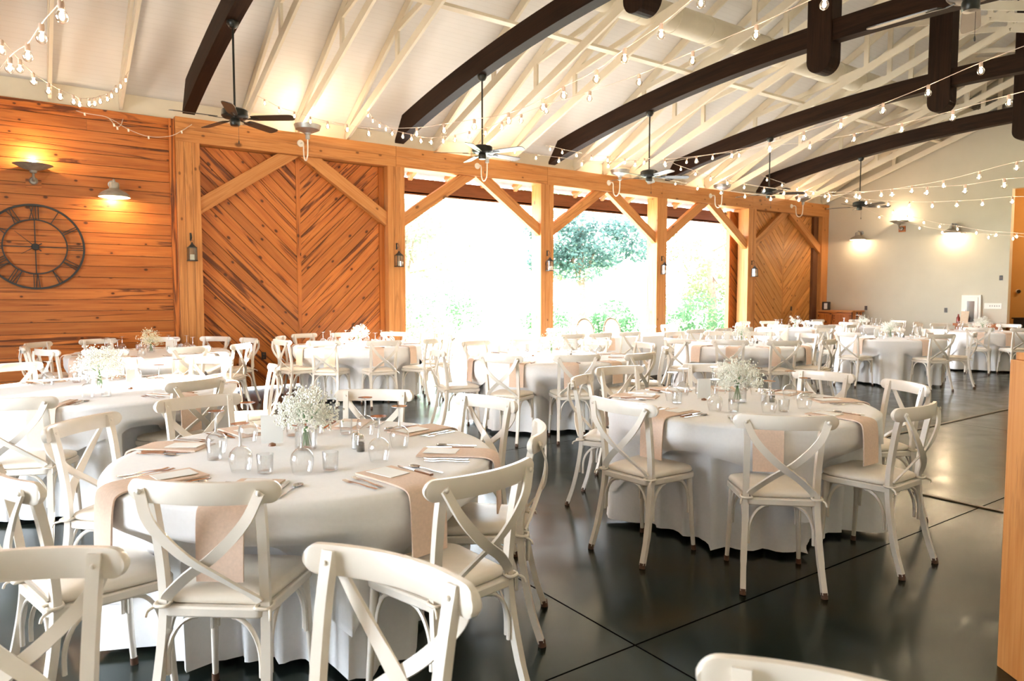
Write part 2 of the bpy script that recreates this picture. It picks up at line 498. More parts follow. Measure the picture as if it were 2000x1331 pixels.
def bands(b, poly, dx, dz, width, y_front, thick, gap=0.004, seed0=1):
    """boards laid along (dx,dz) over a polygon of the x-z plane"""
    L = math.hypot(dx, dz); dx, dz = dx / L, dz / L
    nx, nz = -dz, dx
    cs = [nx * p[0] + nz * p[1] for p in poly]
    c = math.floor(min(cs) / width) * width; k = seed0
    while c < max(cs):
        q = clip(clip(poly, nx, nz, c + width - gap), -nx, -nz, -(c + gap))
        if len(q) >= 3:
            k += 1
            b.prism([(p[0], y_front, p[1]) for p in q], (0, thick, 0), 0, random.randint(1, 900), (dx, 0, dz))
        c += width
def backing(x0, x1, y0, y1, z0, z1, m=1):
    b = MB(); b.box(x0, x1, y0, y1, z0, z1, 'x', m); return b

# clock wall: horizontal boards
b = backing(XW, X0 - .004, D + .132, D + .30, 0, 4.20)
z = 0.02
while z < 4.18:
    h = min(0.161, 4.2 - z)
    x = XW + random.uniform(0, 2.5)
    xs = [XW] + [v for v in (x, x + 3.4) if v < X0 - .4 and random.random() < .35] + [X0 - .004]
    for i in range(len(xs) - 1):
        b.box(xs[i] + .001, xs[i + 1] - .001, D + .105, D + .13, z + .004, z + h - .004, 'x', 0)
    z += 0.161
b.box(XW, X0 - .08, D + .085, D + .13, 4.10, 4.20, 'x', 0)
b.box(X0 - .08, X0 - .004, D + .06, D + .13, 0, 4.20, 'z', 0)
structure(b, 'wall_left', [M['pine'], M['brown']])

def board_wall(name, axis, pos, a0, a1, thick, top, step=0.2):
    b = MB(); z = 0
    while z < top - .01:
        h = min(step, top - z)
        if axis == 'y': b.box(a0, a1, pos, pos + thick, z + .002, z + h - .002, 'x')
        else: b.box(pos, pos + thick, a0, a1, z + .002, z + h - .002, 'y')
        z += step
    return b
# end wall with one wide barn-door opening
b = MB()
for y0, y1, z0, z1 in ((YB, 2.6, 0, 4.4), (6.6, D + .3, 0, 4.4), (2.6, 6.6, 3.4, 4.4)):
    z = z0
    while z < z1 - .01:
        h = min(.2, z1 - z); b.box(XW - .12, XW, y0, y1, z + .002, z + h - .002, 'y'); z += .2
structure(b, 'wall_end', M['pine'])
b = MB(); b.box(XW, XE, YB - .12, YB, 0, 4.4, 'x'); structure(b, 'wall_near', M['plaster'])
b = MB(); b.prism([(XW - .06, YB, 4.4), (XW - .06, D + .3, 4.4), (XW - .06, RIDGE, roof_z(RIDGE))], (-.06, 0, 0))
structure(b, 'wall_end_gable', M['plaster'])

# gable wall with the tall opening into the hall
OP0, OP1, OPH = 3.2, 6.95, 4.13
b = MB()
def yz(pts): b.prism([(XE, y, z) for y, z in pts], (0.16, 0, 0))
yz([(OP1, 0), (D + .33, 0), (D + .33, roof_z(D + .33)), (OP1, roof_z(OP1))])
yz([(OP0, OPH), (OP1, OPH), (OP1, roof_z(OP1)), (RIDGE, roof_z(RIDGE)), (OP0, roof_z(OP0))])
yz([(YB - .1, 0), (OP0, 0), (OP0, roof_z(OP0)), (YB - .1, roof_z(YB - .1))])
structure(b, 'wall_right', M['plaster'])
b = MB()
b.box(XE + 2.0, XE + 2.1, OP0 - .5, OP1 + 1.0, 0, 4.4, 'y')
b.box(XE + .16, XE + 2.0, OP1 + .9, OP1 + 1.0, 0, 4.4, 'x')
b.box(XE + .16, XE + 2.0, OP0 - .5, OP0 - .4, 0, 4.4, 'x')
b.box(XE + .16, XE + 2.1, OP0 - .5, OP1 + 1.0, 4.4, 4.5, 'x')
structure(b, 'wall_hall', M['hall_paint'])
# blocking board between the heels of the trusses, above the header
b = MB(); b.box(XW, XE, D + .20, D + .24, HT, 4.50, 'x')
structure(b, 'trim_1', M['white_wood'])
# louvre high on the gable
b = MB(); b.box(XE - .03, XE - .005, 6.95, 8.25, 5.72, 6.40, 'y')
g = b.build('gable_louver', plain('louver_grey', (0.20, 0.19, 0.17), .7))
tag(g, 'grey slatted louver high on the pale gable wall behind the trusses', 'louver')
b = MB()
for i in range(12): b.beam((XE - .045, 6.95, 5.76 + i * .055), (XE - .045, 8.25, 5.76 + i * .055), .03, .035)
for i in range(9): b.beam((XE - .05, 6.98 + i * .155, 5.72), (XE - .05, 6.98 + i * .155, 6.40), .03, .03)
b.build('slat', plain('louver_slat', (0.30, 0.28, 0.24), .7), g)

ORD = ['first', 'second', 'third', 'fourth', 'fifth', 'sixth', 'seventh', 'eighth', 'ninth', 'tenth', 'eleventh', 'twelfth', 'thirteenth', 'fourteenth', 'fifteenth', 'sixteenth', 'seventeenth']
# posts
POST_LABEL = ['knotty pine post between the clock wall and the large chevron door',
              'pine post between the large chevron door and the first bright opening',
              'pine post between the first and second bright openings',
              'pine post between the second and third bright openings',
              'pine post between the third opening and the far chevron door',
              'last pine post, in the corner by the pale gable wall']
for i in range(6):
    x = X0 + BAY * i; b = MB()
    for k in range(3):
        b.box(x + k * PW / 3 + .0015, x + (k + 1) * PW / 3 - .0015, D, D + .33, 0, HB, 'z')
    o = b.build('timber_post', M['timber'], bevel=.003)
    tag(o, POST_LABEL[i], 'post', 'pine posts of the timber wall')
# header beams, one per bay
for i in range(5):
    x = X0 + BAY * i + PW / 2; b = MB()
    xa, xb = (X0 if i == 0 else x) + .002, (XE if i == 4 else x + BAY) - .002
    b.box(xa, xb, D, D + .33, HB + .185, HT, 'x'); b.box(xa, xb, D, D + .33, HB, HB + .183, 'x')
    o = b.build('header_beam', M['timber'], bevel=.003)
    tag(o, 'long pine header beam over the ' + ['large chevron barn door', 'first opening', 'second opening', 'third opening', 'far chevron door'][i], 'beam', 'pine header beams')
# knee braces
BAYN = ['large chevron door', 'first opening', 'second opening', 'third opening', 'far chevron door']
for i in range(5):
    a, c = X0 + BAY * i + PW, X0 + BAY * (i + 1); xc = (a + c) / 2; s = .68
    zl, zh = 2.795, 3.05
    for side in (0, 1):
        P = [(a + .002, zl), (xc - .004, zl + s * (xc - .004 - a)), (xc - .004, HB - .003), (a + (HB - zh) / s, HB - .003), (a + .002, zh)]
        P[1] = (min(xc - .004, a + (HB - .003 - zl) / s), min(HB - .003, zl + s * (xc - .004 - a)))
        if P[1][1] >= HB - .01: P.pop(2)
        if side: P = [(2 * xc - x, z) for x, z in P][::-1]
        b = MB(); b.prism([(x, D + .05, z) for x, z in P], (0, .13, 0), 0, None, (1, 0, s if not side else -s))
        o = b.build('knee_brace', M['timber'], bevel=.003)
        tag(o, ('left' if not side else 'right') + ' diagonal pine knee brace in the bay of the ' + BAYN[i], 'brace', 'pine knee braces')
# chevron doors
for n, i in ((1, 0), (2, 4)):
    a, c = X0 + BAY * i + PW, X0 + BAY * (i + 1)
    if n == 2: c = X0 + BAY * 5 - .24
    xc = (X0 + BAY * i + PW + X0 + BAY * (i + 1)) / 2 + (.0 if n == 1 else -.05)
    b = backing(a + .004, c - .004, D + .225, D + .27, 0.02, HB - .005)
    bands(b, [(a + .01, .03), (xc - .035, .03), (xc - .035, HB - .01), (a + .01, HB - .01)], 1, -1, .157, D + .19, .034, .005)
    bands(b, [(xc + .035, .03), (c - .01, .03), (c - .01, HB - .01), (xc + .035, HB - .01)], 1, 1, .157, D + .19, .034, .005)
    if n == 1: b.box(xc - .034, xc + .034, D + .18, D + .225, .03, HB - .01, 'z')
    else: b.box(xc - .034, xc + .034, D + .192, D + .225, .03, HB - .01, 'z')
    b.box(c - .1, c - .005, D + .15, D + .19, .03, HB - .006, 'z') if n == 1 else None
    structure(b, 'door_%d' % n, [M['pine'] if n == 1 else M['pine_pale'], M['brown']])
b = MB(); b.box(X0 + BAY * 5 - .235, X0 + BAY * 5 - .005, D + .12, D + .3, 0, HB, 'z')
structure(b, 'trim_2', M['brown'])
# edge of the sliding door parked outside the third opening
b = backing(15.60, 19.3, D + .45, D + .50, .02, HB - .06)
bands(b, [(15.60, .03), (19.3, .03), (19.3, HB - .06), (15.60, HB - .06)], 1, -1, .145, D + .42, .03)
b.box(15.54, 15.60, D + .40, D + .52, .02, HB - .05, 'z')
structure(b, 'door_3', [M['pine'], M['brown']])
# eave outside: rafters, fascia
k = 0
for j in range(-4, 17):
    x = 5.57 + .867 * j
    b = MB(); y0, y1 = D + .335, 12.835
    b.beam((x, y0, roof_z(y0) - .03), (x, y1, roof_z(y1) - .03), .085, .15)
    o = b.build('eave_rafter', M['timber'])
    tag(o, '%s pine rafter tail from the left under the outside eave' % (ORD[k] if k < 17 else 'twentieth'), 'rafter', 'rafter tails under the outside eave')
    if k >= 17: o['label'] = ['eighteenth', 'nineteenth', 'twentieth', 'last'][k - 17] + ' pine rafter tail from the left under the outside eave'
    k += 1
b = MB(); b.box(XW, XE + 1.5, 12.872, 12.92, 3.62, 3.93, 'x'); b.box(XW, XE + 1.5, 12.872, 12.935, 3.595, 3.65, 'x')
o = b.build('fascia_board', M['brown']); tag(o, 'long brown fascia board along the outer edge of the eave', 'fascia')

# dark arched beams with their hanging posts
NP = ['first', 'second', 'third', 'fourth', 'fifth']
for i in range(5):
    x = X0 + PW / 2 + BAY * i; b = MB(); n = 40
    o_ = random.randint(1, 300) * 50.0
    prof = []
    for k in range(n + 1):
        dy = -5.98 + 11.96 * k / n
        top = 5.21 - .0165 * dy * dy; low = 4.93 - .019 * dy * dy
        if abs(dy) > 5.7: top -= (abs(dy) - 5.7) * 1.15
        prof.append((RIDGE + dy, low, top))
    for k in range(n):
        (y0, l0, t0), (y1, l1, t1) = prof[k], prof[k + 1]
        base = len(b.v)
        for (y, l, t) in (prof[k], prof[k + 1]):
            for sx, zz in ((-1, l), (1, l), (1, t), (-1, t)): b.v.append(Vector((x + sx * .085, y, zz)))
        per = [0, .17, .45, .62, .9]
        for q in range(4):
            r = (q + 1) % 4
            b.face([base + q, base + 4 + q, base + 4 + r, base + r], [(o_ + y0, per[q]), (o_ + y1, per[q]), (o_ + y1, per[q + 1]), (o_ + y0, per[q + 1])])
        if k == 0: b.face([base, base + 1, base + 2, base + 3], [(o_, 0)] * 4)
        if k == n - 1: b.face([base + 7, base + 6, base + 5, base + 4], [(o_, 0)] * 4)
    o = b.build('arched_beam', M['dark_beam'], smooth=40)
    tag(o, '%s dark arched roof beam from the clock wall' % NP[i], 'beam', 'dark arched roof beams')
    if i == 0: continue
    b = MB(); pts = [(RIDGE - .175, 7.4), (RIDGE - .175, 4.72)]
    for k in range(1, 12):
        a = pi + pi * k / 12; pts.append((RIDGE + .175 * cos(a), 4.72 + .175 * sin(a)))
    pts += [(RIDGE + .175, 4.72), (RIDGE + .175, 7.4)]
    b.prism([(x - .125, y, z) for y, z in pts], (.25, 0, 0), 0, None, (0, 0, 1))
    o = b.build('hanging_post', M['dark_beam'], bevel=.006)
    tag(o, 'dark hanging post with rounded foot at the crown of the %s arched beam' % NP[i], 'post', 'dark hanging posts')

# white scissor trusses
def chord_z(y):
    yy = y if y >= RIDGE else 2 * RIDGE - y
    return 4.32 + .345 * (11.75 - yy)
tr = None; cnt = 0
for k in range(-3, 21):
    if k % 4 == 0 and k != 20: continue
    x = 2.1 + .867 * k
    if k == 20: x = XE - .12
    if tr is None:
        tr = empty('roof_truss', (0, 0, 0))
        for sgn in (1, -1):
            Y = lambda y: y if sgn == 1 else 2 * RIDGE - y
            def mem(name, y0, z0, y1, z1, w=.042, h=.14):
                b = MB(); b.beam((0, Y(y0), z0), (0, Y(y1), z1), w, h); return b.build(name, M['white_wood'], tr)
            mem('top_chord', 11.9, roof_z(11.9) - .09, RIDGE + .02, roof_z(RIDGE + .02) - .09)
            mem('bottom_chord', 11.78, chord_z(11.78), RIDGE + .02, chord_z(RIDGE))
            for (y0, a, y1, c) in ((9.72, 1, 9.72, 0), (9.68, 1, 7.35, 0), (7.25, 0, 7.25, 1), (7.2, 1, RIDGE + .1, 0)):
                za = roof_z(y0) - .16 if a else chord_z(y0) + .05
                zc = roof_z(y1) - .16 if c else chord_z(y1) + .05
                mem('web', y0, za, y1, zc, .04, .09)
        b = MB(); b.beam((0, RIDGE, chord_z(RIDGE)), (0, RIDGE, roof_z(RIDGE) - .15), .04, .09, (0, 1, 0)); b.build('web', M['white_wood'], tr)
        t = tr
    else: t = copy_tree(tr)
    t.location = (x, 0, 0)
    tag(t, '%s white roof truss counted from the clock wall end' % ((ORD + ['eighteenth', 'last'])[cnt]), 'truss', 'white roof trusses'); cnt += 1
# purlins lying on the lower chords
for n, (y, w) in enumerate(((8.6, 'window'), (2 * RIDGE - 8.6, 'camera'))):
    b = MB(); b.beam((XW, y, chord_z(y) + .12), (XE, y, chord_z(y) + .12), .13, .045)
    o = b.build('purlin', M['white_wood'])
    tag(o, 'white board across the truss lower chords on the %s side' % w, 'board', 'white boards across the trusses')
b = MB(); b.tube([(1.5, 7.95, 6.0), (XE - .25, 7.95, 6.0)], .22, 18)
for i in range(22): b.tube([(1.5 + .8 * i, 7.95, 6.0), (1.53 + .8 * i, 7.95, 6.0)], .228, 18)
o = b.build('air_duct', M['duct'], smooth=50); tag(o, 'round cream air duct running above the truss chords', 'duct')

# raised strips in the floor
for lbl, a in (('long thin metal strip across the dark floor at right', (7.0, 14.0, 3.735, 3.765)), ('short thin metal strip in the floor by the near right post', (5.525, 5.56, -.4, 2.55))):
    b = MB(); b.box(a[0], a[1], a[2], a[3], 0, .008)
    o = b.build('floor_strip', plain('dull_brass', (0.11, 0.085, 0.05), .4, .6)); tag(o, lbl, 'strip', 'floor strips')
# near right pine post with cap
t = empty('half_wall_post', (3.14, 1.04, 0), YAW - pi / 2)
tag(t, 'short square pine post at the right edge of the picture', 'post')
b = MB(); b.box(0, .16, -.07, .09, 0, 1.255, 'z'); b.build('shaft', M['timber'], t, bevel=.004)
b = MB(); b.box(.012, .148, -.058, .078, 1.255, 1.285, 'x'); b.build('cap', M['timber'], t, bevel=.004)

# ------------------------------------------------------------------ cross-back chair (faces +y, origin on the floor under the seat)
def bez(p, n=10):
    """smooth polyline through control points (Catmull-Rom)"""
    P = [Vector(q) for q in p]; P = [2 * P[0] - P[1]] + P + [2 * P[-1] - P[-2]]
    out = []
    for i in range(1, len(P) - 2):
        for k in range(n):
            t = k / n; a, b_, c, d = P[i - 1:i + 3]
            out.append(.5 * ((2 * b_) + (c - a) * t + (2 * a - 5 * b_ + 4 * c - d) * t * t + (3 * b_ - a - 3 * c + d) * t ** 3))
    out.append(P[-2]); return out

def outline(wf, wr, y0, y1, r, n=5):
    pts = []
    for cx_, cy_, a0 in ((wf / 2 - r, y1 - r, 0), (-wf / 2 + r, y1 - r, 90), (-wr / 2 + r * .6, y0 + r * .6, 180), (wr / 2 - r * .6, y0 + r * .6, 270)):
        rr = r if a0 < 180 else r * .6
        for k in range(n + 1):
            a = radians(a0 + 90 * k / n); pts.append((cx_ + rr * cos(a), cy_ + rr * sin(a)))
    return pts

def slab(b, pts, levels, m=0):
    """levels: [(inset, z)] from bottom to top"""
    cx_ = sum(p[0] for p in pts) / len(pts); cy_ = sum(p[1] for p in pts) / len(pts); n = len(pts); base = len(b.v)
    for ins, z in levels:
        for x, y in pts:
            d = math.hypot(x - cx_, y - cy_); k = max(0, 1 - ins / d)
            b.v.append(Vector((cx_ + (x - cx_) * k, cy_ + (y - cy_) * k, z)))
    for l in range(len(levels) - 1):
        for i in range(n):
            j = (i + 1) % n
            b.face([base + l * n + i, base + l * n + j, base + (l + 1) * n + j, base + (l + 1) * n + i], None, m)
    b.face([base + i for i in range(n)][::-1], None, m)
    e = base + (len(levels) - 1) * n
    b.face([e + i for i in range(n)], None, m)

def chair_bits():
    """[(part name, MB, material, smooth, [(sub-part name, MB, material)])]"""
    out = []; cp = M['chair_paint']
    b = MB(); slab(b, outline(.455, .395, -.215, .195, .07), [(.006, .440), (0, .446), (0, .470), (.006, .476)]); out.append(('seat_frame', b, cp, 35, []))
    b = MB(); slab(b, outline(.445, .375, -.195, .192, .08, 7), [(.012, .477), (.002, .482), (0, .492), (.006, .503), (.03, .512), (.09, .517), (.16, .518)])
    ties = []
    for s in (-1, 1):
        t = MB()
        t.tube(bez([(s * .165, -.185, .485), (s * .160, -.222, .482), (s * .188, -.226, .480), (s * .212, -.215, .480), (s * .210, -.178, .482), (s * .17, -.172, .486)], 4), .0065, 6)
        t.tube(bez([(s * .205, -.205, .478), (s * .222, -.238, .470), (s * .226, -.247, .452)], 4), .005, 6)
        ties.append(('tie', t, M['cushion'], 180))
    out.append(('cushion', b, M['cushion'], 60, ties))
    # bowed top rail with round ends
    b = MB(); rows = []
    xs = [-.233 - .039 * sin(pi / 2 * (7 - k) / 7) for k in range(7)] + [-.233 + .466 * k / 20 for k in range(21)] + [.233 + .039 * sin(pi / 2 * k / 7) for k in range(1, 8)]
    nx = len(xs) - 1
    for x in xs:
        a = abs(x); hh = .0365 * math.sqrt(max(0.03, 1 - (max(0, a - .233) / .0395) ** 2)); y = -.290 + .056 * (x / .272) ** 2
        rows.append((x, y, hh))
    base = len(b.v); prof = [(-1, -.008), (-.8, -.0115), (.8, -.0115), (1, -.008), (1, .008), (.8, .0115), (-.8, .0115), (-1, .008)]
    for x, y, hh in rows:
        nrm = Vector((-2 * .056 * x / .272 ** 2, 1, 0)).normalized()
        for pz, pn in prof: b.v.append(Vector((x, y, .88 + pz * hh)) + nrm * pn)
    for i in range(nx):
        for k in range(8):
            j = (k + 1) % 8; b.face([base + i * 8 + k, base + i * 8 + j, base + i * 8 + 8 + j, base + i * 8 + 8 + k])
    b.face([base + k for k in range(8)][::-1]); b.face([base + nx * 8 + k for k in range(8)])
    out.append(('top_rail', b, cp, 45, []))
    for s in (-1, 1):
        b = MB(); o = .005 * s
        P = bez([(s * .214, -.276, .885), (s * .165, -.298 + o, .79), (s * .06, -.292 + o, .685), (-s * .06, -.262 + o, .60), (-s * .150, -.222, .525), (-s * .172, -.208, .498)], 5)
        b.strip(P, .037, .009, [(1, 0, .25 * s)] * len(P))
        b.lathe([(.0001, .006), (.006, .005), (.009, .002), (.010, 0)], 12, Matrix.Translation(Vector((s * .212, -.285, .883))) @ Matrix.Rotation(radians(90), 4, 'X'))
        out.append(('cross_slat', b, cp, 40, []))
    for s in (-1, 1):
        b = MB(); P = bez([(s * .212, -.285, .018), (s * .203, -.240, .16), (s * .192, -.205, .34), (s * .187, -.192, .48), (s * .188, -.200, .62), (s * .193, -.224, .78), (s * .197, -.252, .905)], 6)
        n = len(P); b.strip(P, .033, .027, [(1, .12 * s, 0)] * n, 0, [1.0 - .12 * (i < 6) for i in range(n)])
        b.lathe([(.0001, .005), (.005, .004), (.007, 0)], 10, Matrix.Translation(Vector((s * .195, -.232, .88))) @ Matrix.Rotation(radians(-90), 4, 'X'))
        c = MB(); c.tube([(s * .2135, -.289, 0), (s * .212, -.284, .03)], .0175, 10); out.append(('leg', b, cp, 40, [('foot_cap', c, M['rubber'], 40)]))
    for s in (-1, 1):
        b = MB(); P = bez([(s * .193, .150, .452), (s * .199, .160, .30), (s * .206, .168, .15), (s * .212, .178, .018)], 5)
        b.tube(P, [.0185 - .006 * i / (len(P) - 1) for i in range(len(P))], 8)
        c = MB(); c.tube([(s * .213, .180, 0), (s * .212, .178, .03)], .0155, 10); out.append(('leg', b, cp, 60, [('foot_cap', c, M['rubber'], 40)]))
    def arc(p, q):
        p, q = Vector(p), Vector(q); pts = []
        for k in range(9):
            a = pi / 2 * k / 8
            pts.append((p.x + (q.x - p.x) * sin(a), p.y + (q.y - p.y) * sin(a), q.z + (p.z - q.z) * cos(a)))
        pts.append((q.x, q.y, q.z - .05)); return pts
    for s in (-1, 1):
        for p, q in (((s * .065, -.196, .438), (s * .172, -.208, .29)), ((s * .07, .155, .438), (s * .183, .160, .28)),
                     ((s * .186, -.065, .438), (s * .193, -.176, .29)), ((s * .190, .045, .438), (s * .198, .138, .28))):
            b = MB(); b.tube(arc(p, q), .0085, 6); out.append(('brace', b, cp, 60, []))
    return out

proto = {}
def chair(rail, look, label, group, simple=False):
    """rail: floor point under the middle of the top rail; look: point the chair faces"""
    d = Vector((look[0] - rail[0], look[1] - rail[1])).normalized()
    rz = math.atan2(d.y, d.x) - pi / 2
    key = 'far' if simple else 'near'
    if key not in proto:
        t = empty('cross_back_chair')
        for name, b, mat, sm, subs in chair_bits():
            for q in [b] + [s_[1] for s_ in subs]:
                for p_ in q.v: p_.x *= .925
            if simple and name == 'brace' : pass
            o = b.build(name, mat, t, smooth=sm)
            if simple: continue
            for n2, b2, m2, s2 in subs: b2.build(n2, m2, o, smooth=s2)
        proto[key] = t
    else: t = copy_tree(proto[key])
    t.location = (rail[0] + d.x * .275, rail[1] + d.y * .275, 0); t.rotation_euler = (0, 0, rz)
    tag(t, label, 'chair', group)
    return t

# ------------------------------------------------------------------ tables
ZT = .785
def clock_place(c, p):
    """hour on a dial laid on the table, 6 nearest the camera"""
    to_cam = math.atan2(-c[1], -c[0]); a = math.atan2(p[1] - c[1], p[0] - c[0])
    return (180 + math.degrees(to_cam - a)) % 360 / 30.0       # hours clockwise from the far side
def smooth01(x): x = max(0, min(1, x)); return x * x * (3 - 2 * x)

def cloth_radius(R, c, seats, nfl, ph):
    S_ = []
    for x, y in seats:
        d = math.hypot(x - c[0], y - c[1]); S_.append((math.atan2(y - c[1], x - c[0]), d - .275 - .205))
    def f(phi, z, extra=0.0):
        t = max(0, min(1, (ZT - z) / ZT))
        r = R + .012 + t * .02 + (.052 * t ** 1.15) * (sin(nfl * phi + ph) - .25) + .02 * t ** 1.2 * sin((nfl * 2 + 3) * phi + 2 * ph)
        dip = 0
        for a, front in S_:
            dl = (phi - a + pi) % (2 * pi) - pi
            if abs(dl) > 1.0: continue
            lim = (front - .05) / max(.4, cos(dl)); lat = (front - .05) * abs(math.tan(dl))
            if lim < r:
                lim -= (.026 + .026 * sin(22 * phi + ph) + .008 * sin(41 * phi)) * t ** 1.2
                w = (1 - smooth01((lat - .238) / .055)) * (1 - smooth01((z - .535) / .17))
                r += (lim - r) * w; dip = max(dip, min(1, w * 1.5))
        return r + extra * (1 + 1.2 * dip)
    return f

def make_cloth(c, R, f, hem, seg=144):
    b = MB(); rings = [('f', 0.02), ('f', R * .5), ('f', R - .03), ('f', R - .004)] + [('h', ZT - .006), ('h', ZT - .03)]
    n = 30
    for k in range(1, n + 1): rings.append(('h', ZT - .03 - (ZT - .03 - hem) * k / n))
    for kind, v in rings:
        for i in range(seg):
            a = 2 * pi * i / seg
            if kind == 'f': r, z = v, ZT
            else:
                r, z = f(a, v), v
                if v > ZT - .01: r = R + .006
            b.v.append(Vector((r * cos(a), r * sin(a), z)))
    for k in range(len(rings) - 1):
        for i in range(seg):
            j = (i + 1) % seg; b.face([k * seg + i, (k + 1) * seg + i, (k + 1) * seg + j, k * seg + j])
    b.face(list(range(seg)))
    return b

def make_overlay(c, R, f, half, rot, seg=144):
    b = MB(); zt = ZT + .004; nd = 20
    prof = []
    for i in range(seg):
        a = 2 * pi * i / seg; q = (a - rot + pi / 4) % (pi / 2) - pi / 4
        L = min(half / cos(q), half * 1.37) - R
        prof.append((a, max(.045, L)))
    rings = [0.02, R * .5, R - .03, R - .002]
    for r in rings:
        for a, L in prof: b.v.append(Vector((r * cos(a), r * sin(a), zt)))
    for k in range(nd + 1):
        for a, L in prof:
            z = zt - .006 - (L - .006) * k / nd
            cor = max(0, (L - .15) / .45)
            r = f(a, min(ZT, z + .028), .018) + (.008 * (k / nd) * (1 + sin(9 * a + rot * 5))) * cor if k else R + .012
            b.v.append(Vector((r * cos(a), r * sin(a), z)))
    nr = len(rings) + nd + 1
    for k in range(nr - 1):
        for i in range(seg):
            j = (i + 1) % seg; b.face([k * seg + i, (k + 1) * seg + i, (k + 1) * seg + j, k * seg + j])
    b.face(list(range(seg)))
    return b

# small things, built once, copied afterwards
def fork_mb():
    b = MB()
    b.strip([(0, -.10, .004), (0, -.05, .003), (0, 0, .006), (0, .03, .005), (0, .045, .003)], .012, .0022, (1, 0, 0), 0, [1.1, .8, .5, .7, 1.7])
    for k in range(4):
        x = -.0082 + .0055 * k
        b.strip([(x, .042, .003), (x, .07, .002), (x, .098, .006)], .0028, .0018, (1, 0, 0))
    return b
def spoon_mb():
    b = MB(); b.strip([(0, -.10, .004), (0, -.05, .003), (0, 0, .006), (0, .045, .004)], .011, .0022, (1, 0, 0), 0, [1.1, .8, .5, .6])
    n = 12; base = len(b.v)
    for k, (rr, dz) in enumerate(((1, .007), (.7, .003), (.35, .001), (.02, .0005))):
        for i in range(n):
            a = 2 * pi * i / n; b.v.append(Vector((.019 * rr * cos(a), .068 + .028 * rr * sin(a), dz)))
    for k in range(3):
        for i in range(n):
            j = (i + 1) % n; b.face([base + k * n + i, base + k * n + j, base + (k + 1) * n + j, base + (k + 1) * n + i])
    return b
def goblet_mb():
    b = MB()
    b.lathe([(.036, 0), (.041, .018), (.046, .045), (.0465, .062), (.041, .082), (.026, .098), (.007, .106)], 24)
    b.lathe([(.007, .106), (.0048, .112), (.0042, .145), (.0046, .182), (.009, .190), (.036, .1955), (.0365, .1985), (.0001, .1985)], 24, None, 1)
    return b
def tumbler_mb():
    b = MB(); b.lathe([(.0001, .002), (.027, .002), (.030, .004), (.033, .078), (.0325, .079), (.028, .008), (.0001, .007)], 20); return b
def napkin_mb(zt, R, drop, w=.175):
    """x = outward from the table centre, y across"""
    b = MB(); P = bez([(R - .30, 0, zt + .004), (R - .16, 0, zt + .006), (R - .03, 0, zt + .006), (R + .034, 0, zt - .004), (R + .054, 0, zt - .04), (R + .062, 0, zt - drop * .6), (R + .064, 0, zt - drop)], 3)
    b.strip(P, w, .007, (0, 1, 0), 0, [1 - .07 * i / (len(P) - 1) for i in range(len(P))]); return b
small = {}
def put(key, builder, name, mat, loc, rz, label, cat, group, smooth=50, z_extra=None):
    if key not in small:
        o = builder().build(name, mat, smooth=smooth); small[key] = o
    else:
        o = small[key].copy(); COL.objects.link(o)
    o.location = loc; o.rotation_euler = (0, 0, rz)
    tag(o, label, cat, group); return o
def put_tree(key, maker, loc, rz, label, cat, group):
    if key not in small: small[key] = t = maker()
    else: t = copy_tree(small[key])
    t.location = loc; t.rotation_euler = (0, 0, rz); tag(t, label, cat, group); return t

def knife_tree():
    b = MB(); b.strip([(0, .0, .004), (0, .06, .0035), (0, .105, .003), (0, .12, .003)], .019, .002, (1, 0, 0), 0, [.8, 1, .9, .3])
    t = b.build('table_knife', M['steel'])
    h = MB(); h.strip([(0, -.105, .005), (0, -.05, .005), (0, 0, .005)], .016, .009, (1, 0, 0)); h.build('handle', M['knife_wood'], t); return t
def shaker_tree(fill):
    def mk():
        b = MB(); b.lathe([(.0001, .001), (.019, .001), (.0195, .004), (.0195, .052), (.015, .060), (.015, .066)], 16)
        t = empty('table_shaker'); b.build('jar', M['glass'], t, smooth=40)
        b = MB(); b.lathe([(.0001, .003), (.0175, .003), (.0175, .043), (.0001, .043)], 14); b.build('filling', M[fill], t, smooth=40)
        b = MB(); b.lathe([(.0165, .060), (.0165, .072), (.012, .079), (.0001, .081)], 16); b.build('lid', M['steel'], t, smooth=40); return t
    return mk
def vase_mb(r, h):
    def mk():
        b = MB(); b.lathe([(.0001, .004), (r * .94, .004), (r, .008), (r, h), (r - .004, h), (r - .005, .012), (.0001, .012)], 28); return b
    return mk
def bouquet_tree(seed, rad, h, mat, n):
    def mk():
        rnd = random.Random(seed); t = empty('flower_bouquet'); b, s = MB(), MB()
        for i in range(26):
            a = rnd.uniform(0, 2 * pi); rr = rnd.uniform(.1, 1)
            top = (rad * .7 * rr * cos(a), rad * .7 * rr * sin(a), h * (.85 + .5 * rnd.random()))
            s.tube([(rnd.uniform(-.025, .025), rnd.uniform(-.025, .025), .015), (top[0] * .06, top[1] * .06, h * .70), top], .0012, 3, 0, False)
        clusters = []
        for i in range(int(n / 11)):
            a = rnd.uniform(0, 2 * pi); u = (.25 + .75 * rnd.random()) ** .6; ph = math.asin(rnd.uniform(-.62, 1))
            clusters.append((u * rad * cos(a) * cos(ph) * 1.02, u * rad * sin(a) * cos(ph) * 1.02, h * 1.0 + u * rad * .88 * sin(ph)))
        for c in clusters:
            for k in range(11):
                p = Vector(c) + Vector((rnd.gauss(0, .017), rnd.gauss(0, .017), rnd.gauss(0, .015))) * (rad / .13)
                b.ball(p, rnd.uniform(.0035, .0062) * (rad / .13) ** .7, 5, 3)
        s.build('stems', M['leaf_stem'], t); b.build('blossoms', mat, t, smooth=180); return t
    return mk

